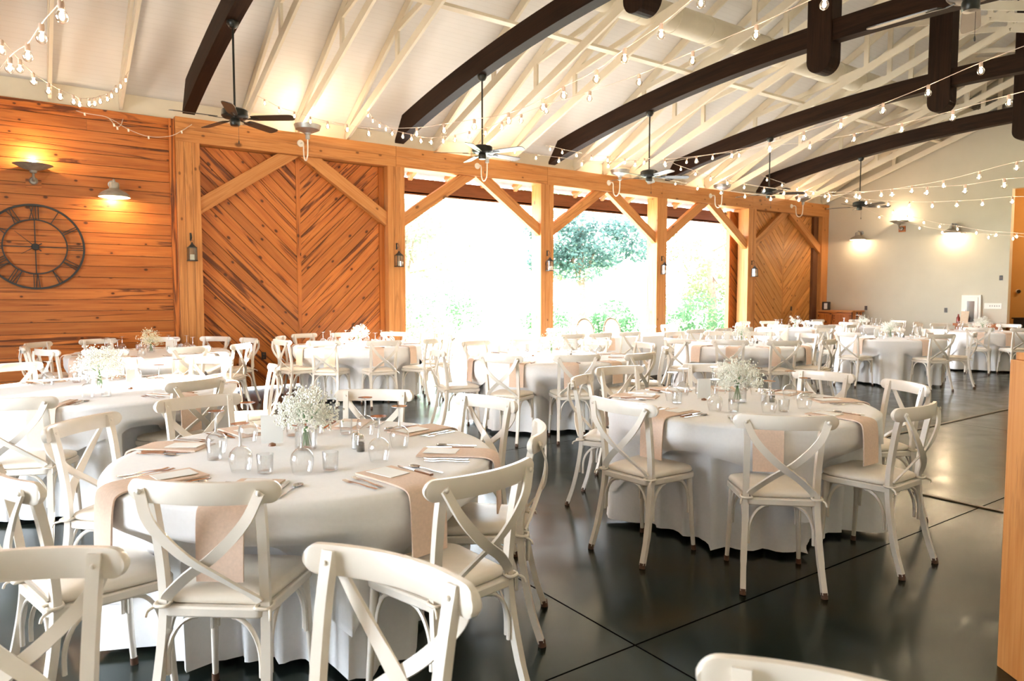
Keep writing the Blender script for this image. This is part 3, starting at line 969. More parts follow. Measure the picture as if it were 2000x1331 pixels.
TABLES = {  # name: (centre, top radius, overlay turn, chair-rail points, words)
 'T1': ((1.05, 3.133), .815, .62, [(0.43, 2.35), (1.27, 1.95), (1.88, 2.46), (2.22, 3.41), (1.8, 4.09), (0.18, 3.92), (-0.08, 2.84), (0.81, 4.41)], 'nearest round table'),
 'T2': ((0.45, 6.28), .97, .2, [(-0.11, 4.96), (-0.14, 7.58), (0.68, 7.72), (1.48, 7.35), (0.99, 5.29), (1.75, 6.05)], 'sunlit table at left edge'),
 'T3': ((3.93, 2.95), .84, .35, [(2.74, 2.86), (3.33, 3.91), (4.1, 4.3), (4.92, 3.98), (5.15, 3.05), (4.98, 2.33), (3.96, 1.78), (3.07, 2.01)], 'right foreground table'),
 'T4': ((1.30, 10.02), .93, .5, [(-0.06, 10.14), (0.14, 9.43), (0.08, 10.95), (0.80, 11.38), (1.62, 11.36), (2.32, 11.05), (0.69, 9.0), (1.58, 8.92), (2.64, 10.35), (2.25, 9.2)], 'table below the clock wall'),
 'T5': ((4.10, 9.93), .92, .7, [(3.09, 10.56), (2.85, 9.68), (3.66, 11.15), (4.36, 11.08), (5.12, 10.8), (3.25, 9.10), (3.96, 8.67), (4.79, 8.77), (5.45, 10.2), (5.42, 9.35)], 'table before the big chevron door'),
 'T6': ((5.16, 6.55), .98, .3, [(3.75, 6.86), (4.96, 7.98), (5.75, 7.86), (6.45, 7.2), (4.59, 5.4), (5.3, 5.17), (6.55, 6.34), (3.9, 5.8), (6.13, 5.6)], 'bright middle table'),
 'T7': ((9.0, 6.7), .97, .1, [(7.9, 6.08), (8.40, 5.55), (9.22, 5.38), (7.55, 6.74), (9.04, 8.12), (9.82, 7.8), (10.3, 7.3), (10.4, 6.45)], 'table right of the middle'),
 'T8': ((12.5, 6.2), .83, .55, [(11.3, 6.33), (11.95, 5.1), (12.95, 5.03), (13.6, 6.75), (13.75, 6.0), (12.4, 7.45)], 'back right table'),
 'T9': ((16.4, 6.25), .83, .4, [(15.2, 5.86), (15.6, 5.22), (17.65, 6.2), (17.55, 6.9), (17.0, 7.35), (16.2, 7.45)], 'far right table by the hall'),
 'T12': ((14.5, 9.35), .83, .4, [(13.35, 9.0), (13.9, 8.25), (14.7, 8.1), (15.5, 8.6), (15.6, 9.6), (14.3, 10.6), (15.1, 10.45), (13.55, 10.2)], 'back table before the far chevron door'),
 'T13': ((17.1, 9.2), .83, .9, [(15.95, 8.85), (16.5, 8.1), (17.4, 8.0), (18.2, 8.8), (18.1, 9.8), (17.2, 10.45), (16.3, 10.2)], 'back table near the pale wall'),
}
SIZE = {'T1': 2, 'T2': 2, 'T3': 2, 'T4': 1, 'T5': 1, 'T6': 1, 'T7': 1, 'T8': 1, 'T9': 1, 'T12': 0, 'T13': 0}
SKIP_DROP = {}
def hours(c, seats):
    hs = []
    for p in seats:
        h = clock_place(c, p); h = round(h * 2) / 2
        while h in hs or (h - 12) in hs or (h + 12) in hs: h += .5
        hs.append(h)
    return hs
def htxt(h):
    h = h % 12; i = int(h) or 12
    return '%d:%s' % (i, '30' if h % 1 else '00')

for key, (c, R, rot, seats, words) in TABLES.items():
    lvl = SIZE[key]; nfl = 17 if lvl == 2 else 15
    f = cloth_radius(R, c, seats, nfl, rot * 3)
    t = empty('round_table', (c[0], c[1], 0)); tag(t, 'round folding banquet table under white cloths, the ' + words, 'table', 'round banquet tables')
    b = MB(); b.lathe([(.0001, ZT - .03), (R - .008, ZT - .03), (R - .004, ZT - .026), (R - .004, ZT - .006), (R - .008, ZT - .003), (.0001, ZT - .003)], 48); b.build('tabletop', M['plastic_ivory'], t, smooth=40)
    for q in range(4):
        a = rot + q * pi / 2 + pi / 4; rr = R * .42
        b = MB(); b.tube([(rr * cos(a), rr * sin(a), 0), (rr * cos(a), rr * sin(a), ZT - .03)], .014, 8); b.build('leg', M['black'], t, smooth=60)
    o = make_cloth(c, R, f, .035 if lvl < 2 else .03).build('tablecloth', M['cloth'], smooth=180, loc=(c[0], c[1], 0))
    tag(o, 'long round white cloth reaching the floor, the ' + words, 'tablecloth', 'floor-length tablecloths')
    half = R + (.19 if lvl == 2 else .20)
    o = make_overlay(c, R, f, half, rot).build('table_overlay', M['cloth'], smooth=180, loc=(c[0], c[1], 0))
    tag(o, 'square white top cloth with hanging corners, the ' + words, 'tablecloth', 'square top cloths')
    hs = hours(c, seats)
    zt = ZT + .0045
    for p, h in zip(seats, hs):
        at = htxt(h) + ' dial place, ' + words
        chair(p, c, 'white cross-back chair, ' + at, 'cross-back chairs', simple=(lvl == 0))
        a = math.atan2(p[1] - c[1], p[0] - c[0]); er = Vector((cos(a), sin(a), 0)); et = Vector((-sin(a), cos(a), 0)); C3 = Vector((c[0], c[1], zt))
        def P(r, s, z=0): return C3 + er * r + et * s + Vector((0, 0, z))
        drop = .25 if int(h * 2) % 3 else .225
        put(('nap', key, drop), lambda: napkin_mb(0, R, drop), 'napkin', M['napkin'], (c[0], c[1], zt), a, 'tan napkin over the edge, ' + at, 'napkin', 'tan napkins')
        put('gob', goblet_mb, 'wine_glass', [M['glass'], M['thick_glass']], P(R - .42, .11), 0, 'upside-down wine glass, ' + at, 'wine glass', 'upside-down wine glasses', 60)
        if lvl >= 1:
            if int(h) % 2 == (key in ('T3', 'T5')): put('tum', tumbler_mb, 'tumbler', M['glass'], P(R - .47, .21 if lvl == 2 else .20), 0, 'clear water tumbler, ' + at, 'tumbler', 'water tumblers', 40)
            def card():
                q = MB(); q.box(-.075, .075, -.05, .05, 0, .002); return q
            put('card', card, 'menu_card', M['card'], P(R - .20, 0, .0115), a + random.uniform(-.1, .1), 'white menu card on the napkin, ' + at, 'card', 'menu cards')
            put('fork', fork_mb, 'dinner_fork', M['steel'], P(R - .16, -.125), a + pi / 2 + random.uniform(-.08, .08), 'outer silver fork, ' + at, 'fork', 'silver forks')
            put_tree('knife', knife_tree, P(R - .17, .115), a + pi / 2 + random.uniform(-.1, .1), 'brown-handled table knife, ' + at, 'knife', 'table knives')
        if lvl == 2:
            put('fork', fork_mb, 'dinner_fork', M['steel'], P(R - .15, -.165), a + pi / 2 + random.uniform(-.08, .08), 'inner silver fork, ' + at, 'fork', 'silver forks')
            put('spoon', spoon_mb, 'table_spoon', M['steel'], P(R - .16, .16), a + pi / 2 + random.uniform(-.1, .1), 'silver spoon, ' + at, 'spoon', 'silver spoons')
    # centre of the table
    cc = Vector((c[0], c[1], zt)); off = Vector((0, 0, 0))
    if key == 'T1': off = Vector((.0, .05, 0))
    rad = {'T1': .135, 'T2': .17, 'T3': .15}.get(key, .15)
    warm = key in ('T4', 'T13')  # tables whose white flowers get the warm light as colour
    put('vase' + str(key in ('T2', 'T3')), vase_mb(.05 if key not in ('T2', 'T3') else .058, .095), 'glass_vase', M['glass'], cc + off, 0, 'short clear glass vase in the middle, ' + words, 'vase', 'glass vases', 40)
    n = {2: 1500, 1: 700, 0: 330}[lvl]
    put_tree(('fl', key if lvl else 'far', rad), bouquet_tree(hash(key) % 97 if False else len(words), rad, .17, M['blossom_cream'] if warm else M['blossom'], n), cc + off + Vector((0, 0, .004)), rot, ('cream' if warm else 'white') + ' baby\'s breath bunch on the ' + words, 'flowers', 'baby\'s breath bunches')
    rt = Vector((cos(YAW - pi / 2), sin(YAW - pi / 2), 0)); fw = Vector((cos(YAW), sin(YAW), 0))
    if lvl >= 1:
        put_tree('salt', shaker_tree('salt'), cc + rt * .20 + fw * .06, 0, 'glass salt shaker with steel lid, ' + words, 'shaker', 'salt shakers')
        put_tree('pepper', shaker_tree('pepper'), cc + rt * .235 - fw * .0, 0, 'glass pepper shaker with steel lid, ' + words, 'shaker', 'pepper shakers')
        def cardst():
            q = empty('table_card'); b = MB(); b.box(-.05, .05, -.002, .002, .012, .15); b.build('card', M['card'], q)
            b = MB(); b.lathe([(.0001, 0), (.018, 0), (.016, .010), (.004, .016), (.0001, .016)], 14); b.build('holder', M['knife_wood'], q, smooth=40); return q
        dx = {'T1': -.215, 'T2': .27, 'T3': -.20, 'T4': .22}.get(key, -.22); dy = {'T1': .12, 'T2': -.05, 'T3': .10}.get(key, .05)
        put_tree('tcard', cardst, cc + rt * dx + fw * dy, YAW - pi / 2 + {'T2': 1.45, 'T4': 1.0}.get(key, .25), 'blank white table card standing in a small holder, ' + words, 'card', 'standing table cards')

# long tables by the openings
for n, (x0, x1, words) in enumerate(((6.6, 9.2, 'long table by the first two openings'), (9.26, 12.1, 'long table by the third opening'))):
    y0, y1 = 9.05, 9.85
    t = empty('long_table', ((x0 + x1) / 2, (y0 + y1) / 2, 0)); tag(t, 'folding table under white cloth, the ' + words, 'table', 'long tables')
    hx, hy = (x1 - x0) / 2, (y1 - y0) / 2
    b = MB(); b.box(-hx + .012, hx - .012, -hy + .012, hy - .012, ZT - .03, ZT - .004); b.build('tabletop', M['plastic_ivory'], t)
    for sx in (-1, 1):
        for sy in (-1, 1):
            b = MB(); b.tube([(sx * (hx - .3), sy * (hy - .1), 0), (sx * (hx - .3), sy * (hy - .1), ZT - .03)], .014, 8); b.build('leg', M['black'], t, smooth=60)
    b = MB(); pts = []; per = []
    N_ = 40
    for (ax, ay, bx_, by_) in ((-hx, -hy, hx, -hy), (hx, -hy, hx, hy), (hx, hy, -hx, hy), (-hx, hy, -hx, -hy)):
        for k in range(N_): per.append((ax + (bx_ - ax) * k / N_, ay + (by_ - ay) * k / N_))
    rows = [(0, ZT + .0), (.008, ZT - .01), (.012, ZT - .2), (.016, .3), (.02, .05)]
    for ri, (ex, z) in enumerate(rows):
        for i, (x, y) in enumerate(per):
            w = .018 * sin(i * .9) * (ri / 4.0); l = math.hypot(x / hx, y / hy)
            nx_ = (1 if abs(abs(x) - hx) < 1e-6 else 0) * (1 if x > 0 else -1); ny_ = (1 if abs(abs(y) - hy) < 1e-6 else 0) * (1 if y > 0 else -1)
            e = min(ex + w, .024) ; b.v.append(Vector((x + nx_ * e, y + ny_ * e, z)))
    m_ = len(per)
    for k in range(4):
        for i in range(m_):
            j = (i + 1) % m_; b.face([k * m_ + i, (k + 1) * m_ + i, (k + 1) * m_ + j, k * m_ + j])
    b.face(list(range(m_)))
    o = b.build('tablecloth', M['cloth'], smooth=50, loc=t.location); tag(o, 'white cloth reaching the floor over the ' + words, 'tablecloth', 'long table cloths')
    fr = [7.16, 7.76, 8.43] if n == 0 else [10.1, 10.9, 11.55]
    bk = [6.95, 7.6, 8.3] if n == 0 else [10.75, 11.4]
    for s, xs, yy, ly, side in ((0, fr, 8.5, 9.4, 'hall side'), (1, bk, 10.40, 9.4, 'window side')):
        for q, x in enumerate(xs):
            chair((x, yy), (x, ly), '%s cross-back chair from left, %s, %s' % (NP[q], side, words), 'cross-back chairs')
            sg = -1 if s == 0 else 1; ye = (y0 if s == 0 else y1)
            a = pi / 2 * sg
            put('gob', goblet_mb, 'wine_glass', [M['glass'], M['thick_glass']], (x + .1, ye - sg * .2, ZT + .001), 0, '%s upside-down glass from left, %s, %s' % (NP[q], side, words), 'wine glass', 'upside-down wine glasses')
            put(('nap', 'L', n), lambda: napkin_mb(0, hy, .22), 'napkin', M['napkin'], (x, (y0 + y1) / 2, ZT + .001), a, '%s tan napkin from left, %s, %s' % (NP[q], side, words), 'napkin', 'tan napkins')
    xs = [(x0 + x1) / 2]
    for x in xs:
        put('vaseFalse', vase_mb(.05, .095), 'glass_vase', M['glass'], (x, 9.45, ZT + .001), 0, 'short clear glass vase on the ' + words, 'vase', 'glass vases')
        put_tree(('fl', 'far', .15), bouquet_tree(5, .15, .17, M['blossom'], 330), (x, 9.45, ZT + .005), 1.0, 'white baby\'s breath bunch on the ' + words, 'flowers', 'baby\'s breath bunches')

# oval-backed chairs at the long table
def oval_chair():
    t = empty('oval_back_chair')
    b = MB(); slab(b, outline(.52, .44, -.22, .26, .08), [(.01, .42), (0, .43), (0, .47), (.02, .50), (.1, .515)]); b.build('seat', M['blue_white'], t, smooth=45)
    b = MB(); c = MB(); n = 30; rim = []
    for k in range(n + 1):
        a = 2 * pi * k / n; z = .80 + .27 * sin(a); rim.append((.225 * cos(a), -.25 - .16 * (z - .53), z))
    c.tube(rim, .019, 8, 0, False)
    base = len(b.v)
    for s in (.028, -.018):
        for rr in (.96, .6, .02):
            for k in range(n):
                a = 2 * pi * k / n; z = .80 + .27 * rr * sin(a); b.v.append(Vector((.225 * rr * cos(a), -.25 - .16 * (z - .53) + (s if rr < .9 else s * .5), z)))
    for s in range(2):
        for q in range(2):
            for k in range(n):
                j = (k + 1) % n; i0 = base + s * 3 * n + q * n
                b.face([i0 + k, i0 + j, i0 + n + j, i0 + n + k] if s else [i0 + k, i0 + n + k, i0 + n + j, i0 + j])
    for k in range(n):
        j = (k + 1) % n; b.face([base + k, base + j, base + 3 * n + j, base + 3 * n + k])
    o = b.build('backrest', M['blue_white'], t, smooth=60); c.build('back_frame', M['oak_frame'], o, smooth=60)
    for sx in (-1, 1):
        for y0, z1 in ((-.20, .57), (.2, .43)):
            b = MB(); b.tube([(sx * .20, y0 - (.06 if y0 < 0 else -.01), 0), (sx * .2, y0, .25), (sx * (.2 if y0 > 0 else .15), y0 - (.05 if y0 < 0 else 0), z1)], [.014, .02, .02], 8); b.build('leg', M['oak_frame'], t, smooth=60)
    return t
for q, x in enumerate((9.12, 9.85)):
    put_tree('oval', oval_chair, (x, 10.2, 0), pi, ('left' if q == 0 else 'right') + ' oval-backed upholstered chair behind the long tables', 'chair', 'oval-backed chairs')

# chairs close to the camera
for p, d, lbl in (((.66, 1.40), (-.92, -.39), 'white cross-back chair turned left, bottom centre of the picture'),
                  ((-.05, 1.94), (-.35, -.94), 'white cross-back chair cut off at the bottom left corner'),
                  ((1.025, .52), (-.90, -.43), 'white cross-back chair, only its rail showing, bottom right')):
    chair(p, (p[0] + d[0], p[1] + d[1]), lbl, 'cross-back chairs')

# ------------------------------------------------------------------ lamps
def lamp_light(name, loc, watt, parent, radius=.045, col=LAMP, spot=None):
    ld = bpy.data.lights.new(name, 'SPOT' if spot else 'POINT'); ld.energy = watt; ld.color = col; ld.shadow_soft_size = radius
    if spot: ld.spot_size = radians(spot); ld.spot_blend = .5
    o = bpy.data.objects.new(name, ld); COL.objects.link(o); o.parent = parent; o.location = loc; return o

UPW, DOWNW = 7, 9
def gooseneck():
    """mount on a wall facing -y at the origin; pan shade open to the ceiling"""
    t = empty('gooseneck_lamp')
    b = MB(); b.lathe([(.0001, .022), (.03, .02), (.055, .012), (.06, 0), (.0001, 0)], 20, Matrix.Rotation(radians(90), 4, 'X')); b.build('mount_plate', M['plastic_ivory'], t, smooth=40)
    b = MB(); b.tube(bez([(0, -.01, 0), (0, -.10, .0), (0, -.14, -.04), (0, -.145, -.16), (0, -.17, -.27), (0, -.245, -.32), (0, -.325, -.27), (0, -.35, -.16), (0, -.355, .02)], 6), .011, 8); b.build('arm', M['shade_in'], t, smooth=60)
    b = MB(); b.lathe([(.020, .0), (.036, .005), (.036, .075), (.055, .085), (.06, .098), (.10, .115), (.19, .155), (.215, .225), (.210, .226), (.186, .162), (.10, .124), (.0001, .11)], 30, Matrix.Translation((0, -.355, 0))); b.build('shade', M['zinc'], t, smooth=30)
    b = MB(); b.lathe([(.0001, .118), (.016, .118), (.018, .15), (.032, .175), (.033, .195), (.02, .218), (.0001, .224)], 14, Matrix.Translation((0, -.355, 0))); b.build('bulb', M['lamp_glow'], t, smooth=180)
    lamp_light('gooseneck_light', (0, -.355, .26), UPW, t); return t
small_l = {}
def place(key, maker, loc, rz, label, cat, group):
    if key not in small_l: small_l[key] = t = maker()
    else: t = copy_tree(small_l[key])
    t.location = loc; t.rotation_euler = (0, 0, rz); tag(t, label, cat, group); return t
for i in range(5):
    place('goose', gooseneck, (X0 + BAY * i + PW / 2 + BAY / 2, D, 4.06), 0, 'upturned zinc gooseneck lamp over the ' + BAYN[i], 'lamp', 'gooseneck lamps')
for i in range(-1, 5):  # unseen lamps added along the near wall as warm fill for the hall
    place('goose', gooseneck, (X0 + BAY * i + PW / 2 + BAY / 2, YB, 4.06), pi, 'upturned zinc gooseneck lamp behind the camera, number %s' % NP[max(0, i)] if i > -1 else 'upturned zinc gooseneck lamp behind the camera by the end wall', 'lamp', 'gooseneck lamps')

def up_lamp():
    t = empty('wall_lamp')
    b = MB(); b.box(-.09, .09, -.02, 0, -.19, -.03); b.build('back_plate', M['pine'], t)
    b = MB(); b.lathe([(.0001, 0), (.05, .004), (.055, .03), (.04, .055), (.0001, .06)], 18, Matrix.Translation((0, -.02, -.1)) @ Matrix.Rotation(radians(90), 4, 'X'))
    b.tube(bez([(0, -.06, -.1), (0, -.14, -.1), (0, -.19, -.06), (0, -.19, .0)], 5), .016, 10); b.build('arm', M['shade_out'], t, smooth=50)
    b = MB(); b.lathe([(.02, -.04), (.04, -.03), (.045, .0), (.12, .02), (.235, .075), (.23, .078), (.11, .03), (.0001, .02)], 28, Matrix.Translation((0, -.19, .02))); b.build('shade', M['shade_out'], t, smooth=35)
    b = MB(); b.lathe([(.0001, .03), (.02, .04), (.036, .08), (.034, .12), (.018, .15), (.0001, .16)], 14, Matrix.Translation((0, -.19, .02))); b.build('bulb', M['lamp_glow'], t, smooth=180)
    lamp_light('wall_lamp_light', (0, -.19, .21), 8, t, .03); return t
def down_lamp():
    t = empty('wall_lamp')
    b = MB(); b.lathe([(.0001, 0), (.06, .004), (.06, .03), (.0001, .045)], 18, Matrix.Translation((0, 0, .08)) @ Matrix.Rotation(radians(90), 4, 'X'))
    b.tube(bez([(0, -.03, .08), (0, -.10, .10), (0, -.19, .12), (0, -.21, .05)], 5), .018, 10); b.build('arm', M['zinc'], t, smooth=50)
    b = MB(); b.lathe([(.0001, .09), (.055, .085), (.065, .06), (.065, .0), (.09, -.02), (.15, -.05), (.19, -.085), (.205, -.125)], 30, Matrix.Translation((0, -.21, 0))); b.build('shade', M['shade_out'], t, smooth=35)
    b = MB(); b.lathe([(.0001, .05), (.06, .045), (.06, -.005), (.085, -.026), (.145, -.056), (.185, -.09), (.200, -.125)], 30, Matrix.Translation((0, -.21, 0))); b.build('shade_lining', M['shade_in'], t, smooth=35)
    b = MB(); b.lathe([(.0001, -.10), (.028, -.085), (.034, -.055), (.02, -.02), (.0001, 0)], 14, Matrix.Translation((0, -.21, 0))); b.build('bulb', M['lamp_glow'], t, smooth=180)
    lamp_light('wall_lamp_light', (0, -.21, -.115), DOWNW, t, .03); return t
place('up', up_lamp, (.14, D + .10, 3.20), 0, 'shallow dish wall lamp shining up above the clock', 'lamp', 'wall lamps')
place('down', down_lamp, (1.09, D + .10, 3.06), 0, 'dome wall lamp shining down on the plank wall right of the clock', 'lamp', 'wall lamps')
gr = -pi / 2     # on the gable wall, facing -x
def on_gable(key, mk, y, z, lbl):
    t = place(key, mk, (XE, y, z), gr, lbl, 'lamp', 'wall lamps'); return t
on_gable('down', down_lamp, 10.62, 3.26, 'left dome wall lamp shining down on the pale gable wall')
on_gable('up', up_lamp, 9.50, 3.47, 'middle dish wall lamp shining up on the pale gable wall')
on_gable('down', down_lamp, 8.18, 3.26, 'right dome wall lamp shining down on the pale gable wall')
lamp_light('hall_light', (XE + 1.1, 5.6, 3.9), 55, None, .12)

# ------------------------------------------------------------------ lanterns on the posts
def lantern():
    t = empty('hanging_lantern')
    b = MB(); b.box(-.012, .012, -.012, 0, .20, .32); b.tube(bez([(0, -.01, .30), (0, -.06, .31), (0, -.095, .27), (0, -.10, .235), (0, -.085, .225)], 4), .005, 6); b.tube(bez([(0, -.01, .21), (0, -.04, .215), (0, -.055, .25)], 4), .004, 6); b.build('wall_hook', M['black'], t)
    b = MB(); Y = -.10; w = .055
    for sx in (-1, 1):
        for sy in (-1, 1): b.beam((sx * w, Y + sy * w, -.10), (sx * w, Y + sy * w, .09), .009, .009)
    b.box(-w - .012, w + .012, Y - w - .012, Y + w + .012, -.115, -.10)
    b.box(-w - .006, w + .006, Y - w - .006, Y + w + .006, .088, .097)
    b.lathe([(w * 1.35, .097), (.022, .145), (.022, .158), (.010, .168), (.0001, .17)], 4, Matrix.Translation((0, Y, 0)) @ Matrix.Rotation(pi / 4, 4, 'Z'))
    b.tube([(.018 * cos(a), Y, .188 + .02 * sin(a)) for a in [2 * pi * k / 14 for k in range(15)]], .003, 5); b.build('cage', M['black'], t)
    b = MB()
    for sx, sy in ((1, 0), (-1, 0), (0, 1), (0, -1)):
        if sx: b.box(sx * w - .001, sx * w + .001, Y - w, Y + w, -.098, .088)
        else: b.box(-w, w, Y + sy * w - .001, Y + sy * w + .001, -.098, .088)
    b.build('pane', M['glass'], t)
    b = MB(); b.lathe([(.0001, -.10), (.032, -.10), (.032, -.02), (.028, -.014), (.0001, -.017)], 16, Matrix.Translation((0, Y, 0))); b.build('candle', M['candle'], t, smooth=40); return t
for i in range(5):
    place('lantern', lantern, (X0 + BAY * i + (.16 if i else .17), D, 2.17), 0, 'black lantern with candle hanging on the ' + NP[i] + ' pine post from the left', 'lantern', 'post lanterns')

# ------------------------------------------------------------------ ceiling fans
def fan(z_hub, z_top, phase):
    t = empty('ceiling_fan')
    b = MB(); b.lathe([(.0001, z_top), (.065, z_top), (.068, z_top - .03), (.045, z_top - .07), (.016, z_top - .085), (.0001, z_top - .085)], 22); b.build('canopy', M['fan_black'], t, smooth=40)
    b = MB(); b.tube([(0, 0, z_top - .08), (0, 0, z_hub + .07)], .0125, 10); b.build('rod', M['fan_black'], t, smooth=60)
    b = MB(); b.lathe([(.0001, z_hub + .085), (.04, z_hub + .08), (.12, z_hub + .062), (.148, z_hub + .045), (.152, z_hub - .02), (.135, z_hub - .04), (.07, z_hub - .055), (.0001, z_hub - .055)], 30); b.build('motor', M['fan_black'], t, smooth=40)
    b = MB(); b.lathe([(.05, z_hub - .05), (.058, z_hub - .07), (.058, z_hub - .115), (.05, z_hub - .13), (.0001, z_hub - .135)], 22); b.build('switch_housing', M['fan_black'], t, smooth=40)
    b = MB(); b.tube([(.035, -.02, z_hub - .13), (.035, -.02, z_hub - .30)], .002, 5); b.lathe([(.0001, z_hub - .34), (.006, z_hub - .335), (.007, z_hub - .315), (.003, z_hub - .298), (.0001, z_hub - .297)], 10, Matrix.Translation((.035, -.02, 0))); b.build('pull_chain', M['black'], t, smooth=60)
    for k in range(5):
        a = phase + 2 * pi * k / 5; rot = Matrix.Rotation(a, 4, 'Z') @ Matrix.Translation((0, 0, z_hub - .045)) @ Matrix.Rotation(radians(-12), 4, 'X')
        b = MB(); n = 14; base = len(b.v)
        prof = [(.20, .048), (.26, .060), (.45, .066), (.62, .069), (.675, .066), (.70, .052), (.71, .03)]
        top = [(x, w) for x, w in prof] + [(x, -w) for x, w in prof[::-1]]
        for z in (.004, -.004):
            for x, y in top: b.v.append(rot @ Vector((x, y, z)))
        m_ = len(top)
        b.face([base + i for i in range(m_)][::-1]); b.face([base + m_ + i for i in range(m_)])
        for i in range(m_):
            j = (i + 1) % m_; b.face([base + i, base + j, base + m_ + j, base + m_ + i])
        o = b.build('blade', M['blade'], t)
        b = MB(); b.strip([rot @ Vector(p) for p in ((.10, 0, -.004), (.16, 0, -.012), (.22, 0, -.008), (.29, 0, -.006))], .035, .006, rot.to_3x3() @ Vector((0, 1, 0)), 0, [.6, .5, 1.6, .7]); b.build('blade_iron', M['fan_black'], o)
    return t
for i, ph in enumerate((-.66, .10, -.55, -.75, -.62)):
    t = fan(3.66, 4.735, ph); t.location = (X0 + PW / 2 + BAY * i, 8.72, 0)
    tag(t, 'dark five-blade ceiling fan under the %s arched beam' % NP[i], 'ceiling fan', 'ceiling fans')
t = fan(3.66, 4.735, .38); t.location = (X0 + PW / 2 + BAY, 2.28, 0)
tag(t, 'large dark ceiling fan cut off at the top right corner', 'ceiling fan', 'ceiling fans')

# ------------------------------------------------------------------ wall clock
t = empty('wall_clock', (.13, D + .10, 2.20)); tag(t, 'big round black iron clock with open roman numerals on the plank wall', 'clock')
RO, RI, YC = .575, .372, -.03
def ring(r, w, d):
    b = MB(); n = 64
    P = [(r * cos(2 * pi * k / n), YC, r * sin(2 * pi * k / n)) for k in range(n + 1)]
    b.strip(P, d, w, (0, 1, 0)); return b
ring(RO, .027, .024).build('outer_rim', M['black'], t, smooth=40); ring(RI, .018, .018).build('inner_rim', M['black'], t, smooth=40)
NUM = {12: 'XII', 1: 'I', 2: 'II', 3: 'III', 4: 'IV', 5: 'V', 6: 'VI', 7: 'VII', 8: 'VIII', 9: 'IX', 10: 'X', 11: 'XI'}
WID = {'I': .030, 'V': .062, 'X': .068}
for h, s in NUM.items():
    a = pi / 2 - 2 * pi * h / 12; er = Vector((cos(a), 0, sin(a))); et = Vector((sin(a), 0, -cos(a)))
    tot = sum(WID[c] for c in s); x = -tot / 2; b = MB()
    def bar(x0, r0, x1, r1): b.beam(er * r0 + et * x0 + Vector((0, YC, 0)), er * r1 + et * x1 + Vector((0, YC, 0)), .011, .012, (0, 1, 0))
    for c in s:
        w = WID[c]; m_ = x + w / 2
        if c == 'I': bar(m_, RI, m_, RO)
        elif c == 'V': bar(m_, RI, x + .008, RO); bar(m_, RI, x + w - .008, RO)
        else: bar(x + .008, RI, x + w - .008, RO); bar(x + w - .008, RI, x + .008, RO)
        x += w
    b.build('numeral', M['black'], t)
b = MB()
for a in (0, pi / 2): b.beam((-RI * cos(a), YC, -RI * sin(a)), (RI * cos(a), YC, RI * sin(a)), .014, .012, (0, 1, 0))
b.build('spoke', M['black'], t)
b = MB(); b.lathe([(.0001, .05), (.04, .05), (.048, .04), (.048, 0), (.0001, 0)], 20, Matrix.Translation((0, -.0, 0)) @ Matrix.Rotation(radians(90), 4, 'X')); b.build('hub', M['black'], t, smooth=40)
for a, L, tail in ((radians(138), .31, .09), (radians(212), .19, .09)):
    b = MB(); d = Vector((cos(a), 0, sin(a))); b.strip([-d * tail + Vector((0, -.055, 0)), d * .0 + Vector((0, -.055, 0)), d * L + Vector((0, -.055, 0))], .013, .004, (0, 0, 1) if abs(d.z) < .9 else (1, 0, 0), 0, [1.2, .9, .35]); b.build('hand', M['black'], t)

